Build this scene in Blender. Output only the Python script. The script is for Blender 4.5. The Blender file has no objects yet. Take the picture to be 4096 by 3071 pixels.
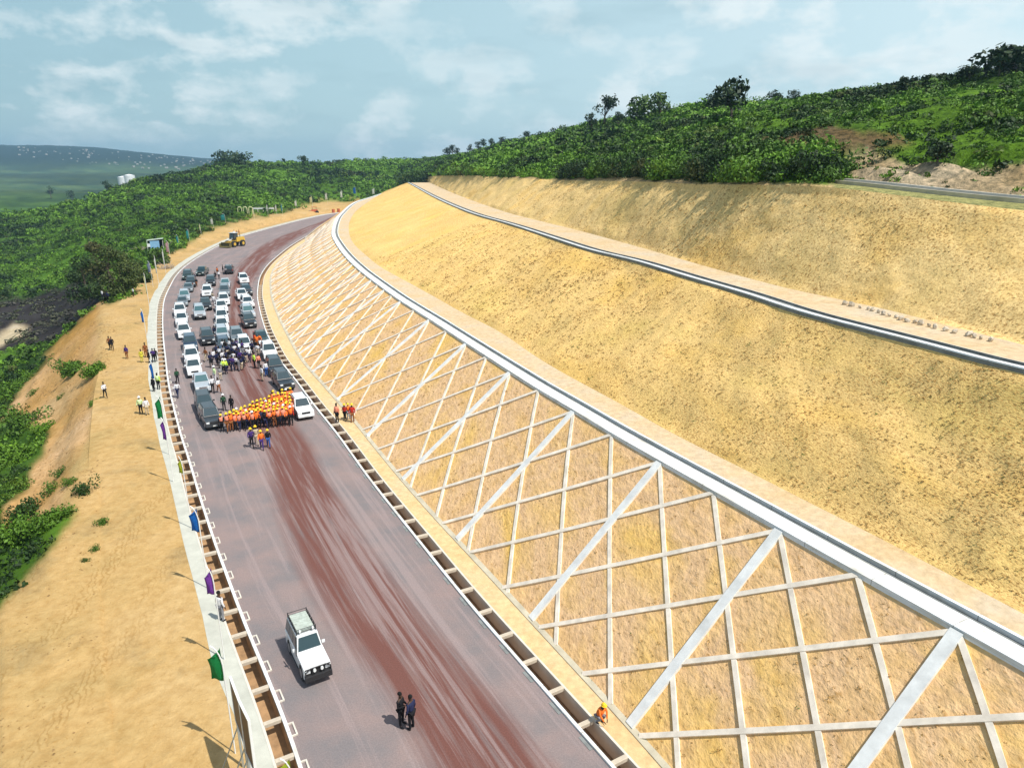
import bpy, bmesh, math, random
import numpy as np
from mathutils import Vector, Matrix
R=math.radians
random.seed(7); rng=np.random.default_rng(7)
sc=bpy.context.scene; C=sc.collection
# ------------------------------------------------------------- camera, sky, sun
CX,CY,F,H,TH=2048.0,1535.5,2841.0,23.0,R(17.2)
cd=bpy.data.cameras.new('camera'); cam=bpy.data.objects.new('camera',cd); C.objects.link(cam)
cam.location=(0,0,H); cam.rotation_euler=(R(90)-TH,0,0)
cd.sensor_width=36; cd.lens=36*F/4096; cd.clip_end=30000; cd.clip_start=.5
sc.camera=cam
SUN_EL=R(59); SDX,SDY=.83,-.557
sl=bpy.data.lights.new('sun','SUN'); sl.energy=4.6; sl.angle=R(.55); sl.color=(1,.955,.88)
so=bpy.data.objects.new('sun',sl); C.objects.link(so)
sv=Vector((SDX*math.cos(SUN_EL),SDY*math.cos(SUN_EL),math.sin(SUN_EL)))
so.rotation_euler=sv.to_track_quat('Z','Y').to_euler(); so.location=(60,-40,120)
sc.view_settings.view_transform='Standard'; sc.view_settings.look='None'
sc.view_settings.gamma=1; sc.view_settings.exposure=.2
w=bpy.data.worlds.new('World'); sc.world=w; w.use_nodes=True
nt=w.node_tree; N=nt.nodes; Lk=nt.links; N.clear()
def nn(t,**k):
    n=N.new(t)
    for a,b in k.items(): setattr(n,a,b)
    return n
out=nn('ShaderNodeOutputWorld'); bg=nn('ShaderNodeBackground'); bg.inputs[1].default_value=.115
sky=nn('ShaderNodeTexSky',sky_type='NISHITA',sun_disc=False); sky.sun_elevation=SUN_EL
sky.sun_rotation=math.atan2(SDX,SDY); sky.air_density=1.1; sky.dust_density=1.2; sky.ozone_density=1.6; sky.altitude=100
tc=nn('ShaderNodeTexCoord')
def mapn(sx,sy,sz,lx=0,ly=0,lz=0):
    m=nn('ShaderNodeMapping'); m.inputs['Scale'].default_value=(sx,sy,sz); m.inputs['Location'].default_value=(lx,ly,lz)
    Lk.new(tc.outputs['Generated'],m.inputs[0]); return m
def noi(m,s,d,r,ds=0):
    n=nn('ShaderNodeTexNoise'); n.inputs['Scale'].default_value=s; n.inputs['Detail'].default_value=d; n.inputs['Roughness'].default_value=r
    n.inputs['Distortion'].default_value=ds
    Lk.new(m.outputs[0],n.inputs[0]); return n
def ramp(src,p,cs):
    r=nn('ShaderNodeValToRGB'); e=r.color_ramp.elements
    while len(e)<len(p): e.new(.5)
    for i,(a,c) in enumerate(zip(p,cs)): e[i].position=a; e[i].color=(*c,1) if len(c)==3 else c
    Lk.new(src,r.inputs[0]); return r
def mixc(fac,a,b,bt='MIX'):
    m=nn('ShaderNodeMix',data_type='RGBA',blend_type=bt)
    if isinstance(fac,(int,float)): m.inputs[0].default_value=fac
    else: Lk.new(fac,m.inputs[0])
    for s,i in ((a,6),(b,7)):
        if isinstance(s,tuple): m.inputs[i].default_value=(*s,1)
        else: Lk.new(s,m.inputs[i])
    return m.outputs[2]
# hazy tropical air: the sky pales towards the sun side (+x)
sep=nn('ShaderNodeSeparateXYZ'); Lk.new(tc.outputs['Generated'],sep.inputs[0])
side=ramp(sep.outputs[0],[.0,.2,.42,.66],[(.95,2.05,2.65),(1.9,3.7,4.5),(3.3,5.2,5.9),(6.4,7.7,8.2)])
SIDE=side
mr=nn('ShaderNodeMapRange'); mr.inputs[1].default_value=-.75; mr.inputs[2].default_value=.75
Lk.new(sep.outputs[0],mr.inputs[0]); Lk.new(mr.outputs[0],side.inputs[0])
e=side.color_ramp.elements
for i,(p_,c_) in enumerate([(0,(2.4,4.0,4.6)),(.35,(3.6,5.3,5.8)),(.66,(4.6,6.2,6.7)),(1,(6.4,7.9,8.2))]): e[i].position=p_; e[i].color=(*c_,1)
hz=ramp(sep.outputs[2],[.22,.55],[(.85,.85,.85),(.05,.05,.05)])
base=mixc(hz.outputs[0],sky.outputs[0],side.outputs[0])
c1=noi(mapn(1,1,1.9,.35,0,.2),11,7,.58,.1); k1=ramp(c1.outputs[0],[.48,.62],[(0,0,0),(1,1,1)])
c2=noi(mapn(1,1,5,3.3,1,0),2.6,4,.5); k2=ramp(c2.outputs[0],[.42,.7],[(0,0,0),(1,1,1)])
mm=nn('ShaderNodeMath',operation='MULTIPLY'); mq=nn('ShaderNodeMath',operation='MULTIPLY'); Lk.new(k1.outputs[0],mq.inputs[0]); kk=ramp(c2.outputs[0],[.32,.55],[(.35,.35,.35),(1,1,1)]); Lk.new(kk.outputs[0],mq.inputs[1]); Lk.new(mq.outputs[0],mm.inputs[0]); mm.inputs[1].default_value=.72
base=mixc(mm.outputs[0],base,(6.9,7.5,7.6))
c3=noi(mapn(1,1,4,9,2,5),6,5,.5); k3=ramp(c3.outputs[0],[.50,.72],[(0,0,0),(.35,.35,.35)])
base=mixc(k3.outputs[0],base,(2.3,3.7,4.3))
Lk.new(base,bg.inputs[0]); Lk.new(bg.outputs[0],out.inputs[0])
sc.cycles.max_bounces=6; sc.cycles.volume_bounces=0
# ------------------------------------------------------------- unprojection (photo pixel -> point on a level / at a depth)
cT,sT=math.cos(TH),math.sin(TH)
def ray(x,y):
    a=(x-CX)/F; b=-(y-CY)/F
    return np.array([a, cT+b*sT, -sT+b*cT])
def pz(x,y,z=0.):
    d=ray(x,y); t=(z-H)/d[2]; return np.array([d[0]*t,d[1]*t,z])
def pY(x,y,Y):
    d=ray(x,y); t=Y/d[1]; return np.array([d[0]*t,Y,H+d[2]*t])
def proj(P):
    x,y,z=P[0],P[1],P[2]-H
    dep=y*cT-z*sT; up=y*sT+z*cT
    return CX+F*x/dep, CY-F*up/dep
D=1.8517
# ------------------------------------------------------------- object helpers
def tag(o,label=None,cat=None,group=None,kind=None):
    if label: o['label']=label
    if cat: o['category']=cat
    if group: o['group']=group
    if kind: o['kind']=kind
    return o
def link(name,me,parent=None,mats=None):
    o=bpy.data.objects.new(name,me); C.objects.link(o)
    if parent is not None: o.parent=parent
    return o
def obj(name,bm,m,parent=None,smooth=False):
    me=bpy.data.meshes.new(name); bm.to_mesh(me); bm.free()
    for k in (m if isinstance(m,(list,tuple)) else [m]): me.materials.append(k)
    if smooth: me.polygons.foreach_set('use_smooth',[True]*len(me.polygons))
    return link(name,me,parent)
def empty(name,loc,rz=0,parent=None):
    o=bpy.data.objects.new(name,None); C.objects.link(o); o.location=loc; o.rotation_euler=(0,0,rz); o.empty_display_size=.3
    return o
def kids(o): return [c for c in bpy.data.objects if c.parent==o]
CH={}
def copy_tree(o,parent=None):
    c=o.copy(); C.objects.link(c); c.parent=parent
    if o.name not in CH: CH[o.name]=kids(o)
    for k in CH[o.name]: copy_tree(k,c)
    return c
def npmesh(name,co,faces,uv=None,cols=None,smooth=True):
    """co (n,3), faces (m,4) int"""
    me=bpy.data.meshes.new(name); co=np.asarray(co,dtype=np.float32); faces=np.asarray(faces,dtype=np.int32)
    m,k=faces.shape
    me.vertices.add(len(co)); me.vertices.foreach_set('co',co.ravel())
    me.loops.add(m*k); me.loops.foreach_set('vertex_index',faces.ravel())
    me.polygons.add(m); me.polygons.foreach_set('loop_start',np.arange(m,dtype=np.int32)*k)
    me.polygons.foreach_set('loop_total',np.full(m,k,dtype=np.int32))
    me.polygons.foreach_set('use_smooth',np.full(m,bool(smooth)))
    me.update(calc_edges=True)
    if uv is not None:
        l=me.uv_layers.new(name='UVMap'); l.data.foreach_set('uv',np.asarray(uv,dtype=np.float32)[faces.ravel()].ravel())
    if cols:
        for nm,c in cols.items():
            a=me.color_attributes.new(nm,'FLOAT_COLOR','POINT'); c=np.asarray(c,dtype=np.float32)
            a.data.foreach_set('color',np.hstack([c,np.ones((len(c),1),np.float32)]).ravel())
    return me
def gridfaces(r,c):
    i=np.arange(r-1)[:,None]*c+np.arange(c-1)[None,:]
    return np.stack([i,i+1,i+c+1,i+c],-1).reshape(-1,4)
# ------------------------------------------------------------- materials
def newmat(name):
    global N,Lk,tc
    m=bpy.data.materials.new(name); m.use_nodes=True; nt=m.node_tree; N=nt.nodes; Lk=nt.links
    b=N['Principled BSDF']; tc=N.new('ShaderNodeTexCoord'); return m,b
def mp(coord,sx=1,sy=1,sz=1):
    m=nn('ShaderNodeMapping'); m.inputs['Scale'].default_value=(sx,sy,sz); Lk.new(tc.outputs[coord],m.inputs[0]); return m
def bump(b,src,st,dist=.1):
    n=nn('ShaderNodeBump'); n.inputs['Strength'].default_value=st; n.inputs['Distance'].default_value=dist
    Lk.new(src,n.inputs['Height']); Lk.new(n.outputs[0],b.inputs['Normal'])
def simple(name,col,rough=.6,metal=0,spec=.5,coat=0,var=0,scale=3):
    m,b=newmat(name); b.inputs['Roughness'].default_value=rough; b.inputs['Metallic'].default_value=metal
    b.inputs['Specular IOR Level'].default_value=spec; b.inputs['Coat Weight'].default_value=coat
    if var:
        n=noi(mp('Object'),scale,4,.6); r=ramp(n.outputs[0],[.3,.7],[tuple(max(0,c*(1-var)) for c in col),tuple(min(1,c*(1+var)) for c in col)])
        Lk.new(r.outputs[0],b.inputs['Base Color'])
    else: b.inputs['Base Color'].default_value=(*col,1)
    return m
def sand_mat(name,cols,spk=(.20,.12,.05),coord='Object',s1=.12,s2=1.6,s3=7,spk_lo=.6,bumpst=.5,stretch=(1,1,1),spk_amt=.8,bd=.25,patch=0):
    m,b=newmat(name); b.inputs['Roughness'].default_value=.95; b.inputs['Specular IOR Level'].default_value=.1
    a=noi(mp(coord,*stretch),s1,5,.6,.3); r=ramp(a.outputs[0],[.3,.5,.7],cols)
    f=noi(mp(coord,*stretch),s2,6,.65); rf=ramp(f.outputs[0],[.3,.72],[(.80,.77,.72),(1.15,1.15,1.13)])
    c=mixc(1.0,r.outputs[0],rf.outputs[0],'MULTIPLY')
    g=noi(mp(coord,*stretch),s3,4,.6); rg=ramp(g.outputs[0],[spk_lo,spk_lo+.12],[(0,0,0),(spk_amt,)*3])
    if patch:
        pn=noi(mp(coord),patch,4,.6); pr=ramp(pn.outputs[0],[.36,.62],[(.25,.25,.25),(1,1,1)])
        c=mixc(mixc(1.,rg.outputs[0],pr.outputs[0],'MULTIPLY'),c,spk)
    else: c=mixc(rg.outputs[0],c,spk)
    Lk.new(c,b.inputs['Base Color'])
    ad=nn('ShaderNodeMath',operation='ADD'); Lk.new(f.outputs[0],ad.inputs[0]); Lk.new(g.outputs[0],ad.inputs[1])
    bump(b,ad.outputs[0],bumpst,bd)
    return m
M={}
M['sand']=sand_mat('sand',[(.60,.40,.16),(.66,.47,.22),(.57,.43,.25)],s1=.09,s2=1.2,s3=2.6,spk_lo=.66,spk_amt=.45,bumpst=.35,spk=(.42,.27,.1))
M['verge']=sand_mat('verge_sand',[(.62,.43,.21),(.66,.48,.26),(.62,.47,.29)],s1=.2,s2=2.5,s3=9,spk_lo=.7,spk_amt=.3,bumpst=.15)
M['bermsand']=sand_mat('berm_sand',[(.56,.41,.23),(.59,.46,.30),(.54,.46,.35)],s1=.25,s2=2.5,s3=9,spk_lo=.68,spk_amt=.3,bumpst=.2)
M['slope1']=sand_mat('grid_slope_soil',[(.77,.48,.165),(.76,.50,.28),(.80,.51,.15)],s1=.22,s2=2.4,s3=4.5,spk_lo=.58,spk_amt=.75,bumpst=.5,spk=(.42,.22,.06),stretch=(1,.6,1),bd=.16,patch=.5)
M['slope2']=sand_mat('cut_slope_soil',[(.79,.52,.155),(.81,.56,.22),(.72,.52,.17)],coord='UV',s1=.09,s2=2.6,s3=6.5,spk_lo=.50,spk_amt=.85,bumpst=.5,spk=(.34,.15,.04),bd=.10,patch=.13)
M['slope3']=sand_mat('upper_slope_soil',[(.84,.54,.16),(.82,.59,.26),(.72,.52,.19)],coord='UV',s1=.08,s2=2.6,s3=6,spk_lo=.50,spk_amt=.85,bumpst=.5,spk=(.32,.16,.045),bd=.10,patch=.11)
M['bank']=sand_mat('eroded_bank',[(.42,.32,.20),(.50,.38,.27),(.40,.36,.24)],s1=.3,s2=1,s3=3,spk_lo=.55,spk_amt=.6,bumpst=.9,spk=(.10,.12,.05))
M['conc']=simple('pale_concrete',(.60,.56,.48),.85,var=.1,scale=1.5)
M['concw']=simple('white_concrete',(.68,.71,.73),.8,var=.07,scale=1.2)
M['beam']=simple('grid_beam_concrete',(.78,.69,.57),.85,var=.2,scale=1.6)
M['rib']=simple('rib_concrete',(.72,.72,.69),.85,var=.16,scale=1.4)
M['cross']=simple('dusty_crossbeam',(.52,.45,.35),.9,var=.15,scale=3)
M['kerbgrey']=simple('grey_toe_concrete',(.50,.45,.33),.9,var=.2,scale=1)
M['chan']=simple('channel_grey',(.20,.21,.20),.9,var=.25,scale=2)
M['chandark']=simple('drain_inside',(.34,.205,.10),.95,var=.3,scale=2)
m,b=newmat('jointed_concrete'); b.inputs['Roughness'].default_value=.85
uv_=nn('ShaderNodeSeparateXYZ'); Lk.new(tc.outputs['UV'],uv_.inputs[0]); mo=nn('ShaderNodeMath',operation='MODULO'); Lk.new(uv_.outputs[1],mo.inputs[0]); mo.inputs[1].default_value=3.2
jr=ramp(mo.outputs[0],[.0,.02,.035],[(.45,.42,.38),(.45,.42,.38),(1,1,1)]); a=noi(mp('Object'),.8,6,.65); r=ramp(a.outputs[0],[.26,.5],[(.56,.55,.50),(.76,.79,.80)]); d_=noi(mp('UV',6,.25,1),1,5,.6); dr=ramp(d_.outputs[0],[.38,.55],[(.80,.76,.68),(1,1,1)])
c=mixc(1.,r.outputs[0],jr.outputs[0],'MULTIPLY'); c=mixc(1.,c,dr.outputs[0],'MULTIPLY'); Lk.new(c,b.inputs['Base Color']); M['concj']=m
M['walk']=simple('pale_path_concrete',(.47,.47,.40),.9,var=.14,scale=.8)
# road: laterite dust dragged along the direction of travel (uv: x metres across, y metres along)
m,b=newmat('road_surface'); b.inputs['Roughness'].default_value=.9; b.inputs['Specular IOR Level'].default_value=.15
a=noi(mp('UV',.8,.03,1),1,7,.66,.35)
uvs=nn('ShaderNodeSeparateXYZ'); Lk.new(tc.outputs['UV'],uvs.inputs[0])
wob=noi(mp('UV',.25,.06,1),1,4,.55)
ma=nn('ShaderNodeMath',operation='MULTIPLY_ADD'); Lk.new(wob.outputs[0],ma.inputs[0]); ma.inputs[1].default_value=.16; Lk.new(uvs.outputs[2],ma.inputs[2])
attr=nn('ShaderNodeAttribute'); attr.attribute_name='across'
ad=nn('ShaderNodeMath',operation='MULTIPLY_ADD'); Lk.new(wob.outputs[0],ad.inputs[0]); ad.inputs[1].default_value=.10; Lk.new(attr.outputs[2],ad.inputs[2])
band=ramp(ad.outputs[0],[.25,.37,.62,.72],[(0,0,0),(1,1,1),(1,1,1),(.0,.0,.0)])
ra=ramp(a.outputs[0],[.20,.36],[(.0,.0,.0),(1,1,1)])
a2=noi(mp('UV',2.0,.08,1),1,6,.66,.5); ra2=ramp(a2.outputs[0],[.32,.52],[(.35,.35,.35),(1,1,1)])
bf=nn('ShaderNodeMath',operation='MULTIPLY'); Lk.new(band.outputs[0],bf.inputs[0]); Lk.new(ra.outputs[0],bf.inputs[1])
bf2=nn('ShaderNodeMath',operation='MULTIPLY'); Lk.new(bf.outputs[0],bf2.inputs[0]); Lk.new(ra2.outputs[0],bf2.inputs[1])
g=noi(mp('Object'),.35,5,.6); rg=ramp(g.outputs[0],[.35,.65],[(.195,.175,.175),(.27,.205,.19)])
gr=noi(mp('Object'),14,3,.7); rgr=ramp(gr.outputs[0],[.35,.65],[(.86,.86,.86),(1.1,1.1,1.1)])
c=mixc(bf2.outputs[0],rg.outputs[0],(.155,.068,.055))
s3=noi(mp('UV',1.1,.035,1),1,7,.68,.4); rs3=ramp(s3.outputs[0],[.52,.60],[(0,0,0),(.6,.6,.6)])
c=mixc(rs3.outputs[0],c,(.31,.245,.235))
c=mixc(1.0,c,rgr.outputs[0],'MULTIPLY'); Lk.new(c,b.inputs['Base Color']); bump(b,gr.outputs[0],.3,.03)
M['road']=m
# terrain: colours come from the 'zone' attribute (what grows or lies there), broken up with noise
m,b=newmat('hill_ground'); b.inputs['Roughness'].default_value=.95; b.inputs['Specular IOR Level'].default_value=.08
at=nn('ShaderNodeVertexColor'); at.layer_name='zone'
f=noi(mp('Object'),1.8,6,.7); rf=ramp(f.outputs[0],[.34,.66],[(.35,.42,.4),(1.4,1.4,1.3)])
g=noi(mp('Object'),.05,5,.6); rg=ramp(g.outputs[0],[.3,.7],[(.75,.75,.8),(1.25,1.2,1.1)])
c=mixc(1.,at.outputs[0],rf.outputs[0],'MULTIPLY'); c=mixc(1.,c,rg.outputs[0],'MULTIPLY')
Lk.new(c,b.inputs['Base Color']); bump(b,f.outputs[0],.8,.5); M['hill']=m
m,b=newmat('foliage'); b.inputs['Roughness'].default_value=.6; b.inputs['Specular IOR Level'].default_value=.25
at=nn('ShaderNodeVertexColor'); at.layer_name='leaf'
Lk.new(at.outputs[0],b.inputs['Base Color']); M['leaf']=m
m,b=newmat('sand_ground'); b.inputs['Roughness'].default_value=.95; b.inputs['Specular IOR Level'].default_value=.08
# sand plateau with vehicle ruts; same sheet carries green and burnt zones through the attribute
at=nn('ShaderNodeVertexColor'); at.layer_name='zone'
a=noi(mp('Object'),.10,5,.6,.3); r=ramp(a.outputs[0],[.3,.5,.7],[(.80,.86,.86),(1,1,1),(1.06,1.12,1.3)])
f=noi(mp('Object'),1.5,8,.7); rf=ramp(f.outputs[0],[.36,.64],[(.86,.81,.73),(1.08,1.09,1.10)])
c=mixc(1.,at.outputs[0],r.outputs[0],'MULTIPLY'); c=mixc(1.,c,rf.outputs[0],'MULTIPLY')
ru=noi(mp('Object'),1.6,6,.7,.4); rr=ramp(ru.outputs[0],[.62,.70],[(1,1,1),(.82,.74,.60)])
c=mixc(.8,c,rr.outputs[0],'MULTIPLY')
st=noi(mp('Object'),.22,5,.6,.5); sr=ramp(st.outputs[0],[.55,.70],[(1,1,1),(.70,.74,.82)]); c=mixc(.9,c,sr.outputs[0],'MULTIPLY')
rot=nn('ShaderNodeMapping'); rot.inputs['Rotation'].default_value=(0,0,R(-24)); Lk.new(tc.outputs['Object'],rot.inputs[0])
wv=nn('ShaderNodeTexWave',bands_direction='X'); wv.inputs['Scale'].default_value=1.1; wv.inputs['Distortion'].default_value=9; wv.inputs['Detail'].default_value=4; wv.inputs['Detail Scale'].default_value=1.6; Lk.new(rot.outputs[0],wv.inputs[0])
wr_=ramp(wv.outputs['Fac'],[.12,.35],[(.70,.62,.48),(1,1,1)]); sp_=nn('ShaderNodeSeparateXYZ'); Lk.new(rot.outputs[0],sp_.inputs[0])
ln_=noi(mp('Object',.35,.05,1),1,3,.5); lr=ramp(ln_.outputs[0],[.56,.64],[(0,0,0),(.5,.5,.5)]); c=mixc(lr.outputs[0],c,mixc(1.,c,wr_.outputs[0],'MULTIPLY'))
Lk.new(c,b.inputs['Base Color'])
ad=nn('ShaderNodeMath',operation='ADD'); Lk.new(f.outputs[0],ad.inputs[0]); Lk.new(ru.outputs[0],ad.inputs[1])
bump(b,ad.outputs[0],.5,.2); M['ground']=m
# ------------------------------------------------------------- lines of the cutting (read off the photo, laid on their own levels)
def smooth1(a,k):
    for _ in range(k): a=np.concatenate([a[:1],(a[:-2]+2*a[1:-1]+a[2:])/4,a[-1:]])
    return a
def catmull(P,step):
    P=np.asarray(P,float); P=np.vstack([2*P[0]-P[1],P,2*P[-1]-P[-2]]); o=[]
    for i in range(1,len(P)-2):
        p0,p1,p2,p3=P[i-1:i+3]; n=max(2,int(np.linalg.norm(p2-p1)/step)+1)
        t=np.linspace(0,1,n,endpoint=False)[:,None]
        o.append(.5*((2*p1)+(-p0+p2)*t+(2*p0-5*p1+4*p2-p3)*t*t+(-p0+3*p1-3*p2+p3)*t**3))
    o.append(P[-2][None]); return np.vstack(o)
def resample(P,step):
    d=np.r_[0,np.cumsum(np.linalg.norm(np.diff(P,axis=0),axis=1))]; n=int(d[-1]/step)+1
    t=np.linspace(0,d[-1],n); return np.stack([np.interp(t,d,P[:,k]) for k in range(P.shape[1])],1)
def curve(pts,z,step=.5,sm=60,near=None,far=None):
    """pts: photo pixels, near first; z level or list of levels"""
    zz=[z]*len(pts) if np.isscalar(z) else z
    P=np.array([pz(x,y,q) for (x,y),q in zip(pts,zz)])
    if near:
        d=P[0]-P[1]; d[2]=0; d/=np.linalg.norm(d); P=np.vstack([P[0]+d*near,P])
    if far:
        d=P[-1]-P[-2]; d/=np.linalg.norm(d); P=np.vstack([P,P[-1]+d*far])
    P=resample(catmull(P,step),step); return smooth1(P,sm)
def normals(P):
    t=np.gradient(P[:,:2],axis=0); t/=np.linalg.norm(t,axis=1)[:,None]
    return np.stack([-t[:,1],t[:,0]],1)      # to the left of travel (towards far end)
def off(P,d,z=None,Nn=None):
    Nn=normals(P) if Nn is None else Nn; Q=P.copy(); d=np.asarray(d); Q[:,:2]+=Nn*(d[:,None] if d.ndim else d)
    if z is not None: Q[:,2]=z
    return Q
def match(P,T,side,guess=9,lim=3,win=90):
    """for every point of P walk along its normal (side=+1 left) to the line T"""
    Nn=normals(P)*side; res=np.zeros_like(P); par=np.zeros(len(P)); A=T[:-1,:2]; B=T[1:,:2]-A
    for i in range(len(P)):
        p=P[i,:2]; n=Nn[i]; W=A-p; den=n[0]*B[:,1]-n[1]*B[:,0]; den=np.where(abs(den)<1e-9,1e-9,den)
        t=(W[:,0]*B[:,1]-W[:,1]*B[:,0])/den; u=(W[:,0]*n[1]-W[:,1]*n[0])/den
        ok=(u>=-.001)&(u<=1.001)&(t>-1)&(t<60)
        if ok.any(): j=np.where(ok)[0][np.argmin(t[ok])]; par[i]=j+u[j]
        else: par[i]=np.nan
    idx=np.arange(len(P)); g=~np.isnan(par); par=np.interp(idx,idx[g],par[g]); par=np.maximum.accumulate(par); par=smooth1(par,win)
    k=np.arange(len(T)); return np.stack([np.interp(par,k,T[:,c]) for c in range(3)],1)
def loft(rows,uvx=None,smooth=True,name='m',cols=None):
    n=len(rows); L=len(rows[0]); co=np.stack(rows,0).reshape(-1,3)
    s=np.r_[0,np.cumsum(np.linalg.norm(np.diff(rows[0],axis=0),axis=1))]
    if uvx is None: uvx=np.r_[0,np.cumsum([np.median(np.linalg.norm(rows[i+1]-rows[i],axis=1)) for i in range(n-1)])]
    uv=np.stack([np.repeat(uvx,L),np.tile(s,n)],1)
    return npmesh(name,co,gridfaces(n,L),uv,cols,smooth)
# road edges
LE=[(1209,3063),(1181,2974),(1116,2807),(1051,2635),(1000,2551),(960,2425),(912,2297),(882,2221),(855,2148),(825,2049),(789,1942),(762,1840),(729,1750),(705,1656),(687,1584),(673,1512),(666,1439),(657,1367),(653,1277),(658,1204),(680,1150),(705,1105),(740,1068),(800,1026),(872,986),(945,953),(1053,921),(1162,892),(1234,874),(1306,859),(1357,852)]
RE=[(2443,3071),(2291,2900),(2193,2786),(2101,2677),(2008,2574),(1900,2455),(1774,2296),(1676,2173),(1620,2101),(1564,2034),(1512,1968),(1461,1901),(1410,1829),(1369,1768),(1318,1701),(1266,1640),(1225,1583),(1177,1517),(1123,1450),(1086,1379),(1057,1313),(1037,1240),(1028,1183),(1034,1125),(1045,1095),(1070,1060),(1107,1026),(1150,992),(1200,960),(1270,920),(1318,890)]
EL=curve(LE,0,.5,80,near=30,far=120); ER=curve(RE,0,.5,80,near=30,far=120)
TOE=[(2676,3071),(2529,2900),(2399,2759),(2193,2553),(2030,2368),(1923,2250),(1861,2193),(1769,2096),(1677,1993),(1589,1891),(1512,1798),(1436,1701),(1349,1599),(1287,1527),(1215,1450),(1176,1385),(1138,1313),(1110,1255),(1088,1190),(1082,1134),(1088,1090),(1120,1040),(1160,1010),(1225,970)]
Z1,Z2=7.5,14.2
B1=[(4400,2850),(4096,2668),(3893,2563),(3767,2492),(3525,2352),(3394,2279),(3247,2200),(3078,2097),(2825,1957),(2604,1830),(2400,1715),(2314,1656),(2178,1579),(2043,1493),(1862,1375),(1717,1280),(1590,1199),(1487,1123),(1433,1080),(1379,1026),(1343,975),(1327,935),(1338,890),(1361,856),(1415,812),(1487,788)]
C1=curve(B1,Z1,.4,90,near=18,far=60)
T2=[(4096,2457),(3893,2352),(3667,2226),(3400,2092),(3305,2047),(3078,1930),(2898,1835),(2717,1753),(2558,1658),(2405,1574),(2269,1502),(2133,1421),(1998,1326),(1862,1258),(1726,1181),(1600,1112),(1523,1069),(1469,1026),(1415,975),(1396,930),(1401,881),(1436,834),(1507,786)]
CT2=curve(T2,Z1+.05,.4,90,near=30,far=60)
B2=[(4096,1496),(3991,1471),(3743,1406),(3545,1352),(3347,1302),(3149,1248),(3000,1191),(2800,1133),(2685,1097),(2523,1046),(2360,1008),(2197,954),(2034,900),(1871,851),(1736,791),(1656,746)]
C2=curve(B2,Z2,.4,90,near=40,far=60)
T3=[(4096,1382),(3842,1317),(3644,1263),(3387,1203),(3198,1168),(3000,1116),(2800,1060),(2523,980),(2306,921),(2088,867),(1980,835),(1817,775),(1719,731)]
CT3=curve(T3,Z2+.05,.4,90,near=40,far=60)
L3p=[(2500,480,38),(2211,455,43.5),(2000,430,49),(1800,404,57),(1700,400,62),(1600,399,69),(1500,398,79),(1400,393,92),(1300,391,112),(1200,389,138),(1100,384,172),(1000,379,250),(935,381,365),(890,384,440)]
P=np.array([pY(x*D,y*D,Y) for x,y,Y in L3p]); d=P[0]-P[1]; d[2]=0; d/=np.linalg.norm(d); P=np.vstack([P[0]+d*25,P])
L3=smooth1(resample(catmull(P,.5),.5),60)
# toe: read off the photo as far as it shows, then parallel to the berm
CTOE=curve(TOE,.12,.4,90,near=22)
n1=normals(C1); far_=C1[C1[:,1]>CTOE[-1,1]+15]; k0=len(C1)-len(far_)
CTOE=np.vstack([CTOE,off(C1,11.5,.12)[k0:]]); CTOE=smooth1(resample(CTOE,.4),120)
S1b=match(C1,CTOE,+1)                       # foot of the beam slope
S2t=match(CT2,C2,-1)                        # top of the middle slope
S3t=match(CT3,L3,-1)                        # top of the upper slope
cut=(C1[:,1]>-12)
def rough(rows,amp,scale,keep=1,seed=0):
    """real relief on a lofted slope (sum of sines and value noise), fading at its edges"""
    n=len(rows); A=np.stack(rows,0); g=np.random.default_rng(seed); L=A.shape[1]
    def vn(a,b):
        na,nb=int(n/a)+3,int(L/b)+3; q=g.random((na,nb))-.5
        i=np.linspace(0,na-1.01,n); j=np.linspace(0,nb-1.01,L); i0=i.astype(int); j0=j.astype(int); fi=(i-i0)[:,None]; fj=(j-j0)[None]
        fi=fi*fi*(3-2*fi); fj=fj*fj*(3-2*fj)
        return (q[i0][:,j0]*(1-fi)*(1-fj)+q[i0+1][:,j0]*fi*(1-fj)+q[i0][:,j0+1]*(1-fi)*fj+q[i0+1][:,j0+1]*fi*fj)
    h=vn(n,scale*4)*1.2+vn(n*.5,scale)*1.0+vn(n*.15,scale*.3)*.5+vn(n*.06,scale*.15)*.3
    e=np.minimum(1,np.minimum(np.arange(n),np.arange(n)[::-1])/3.)[:,None]; h=h*amp*e
    T=np.gradient(A,axis=1); U=np.gradient(A,axis=0); Nn=np.cross(T,U); Nn/=np.linalg.norm(Nn,axis=2)[...,None]+1e-9
    Nn*=np.sign(Nn[...,2:3]+1e-9); A=A+Nn*h[...,None]; return [A[i] for i in range(n)]
def rows_between(a,b,n): return [a*(1-t)+b*t for t in np.linspace(0,1,n)]
# slope 1 (under the concrete lattice)
s1rows=rows_between(C1,S1b,26)
RS1=rough(s1rows,.055,12,seed=3); o=link('beam_slope',loft(RS1,name='beam_slope')); o.data.materials.append(M['slope1'])
tag(o,kind='structure')
RS2=rough(rows_between(CT2,S2t,48),.30,7,seed=4); RS3=rough(rows_between(CT3,S3t,48),.26,7,seed=5)
o=link('middle_slope',loft(RS2,name='middle_slope')); o.data.materials.append(M['slope2']); tag(o,kind='structure')
o=link('upper_slope',loft(RS3,name='upper_slope')); o.data.materials.append(M['slope3']); tag(o,kind='structure')
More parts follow.
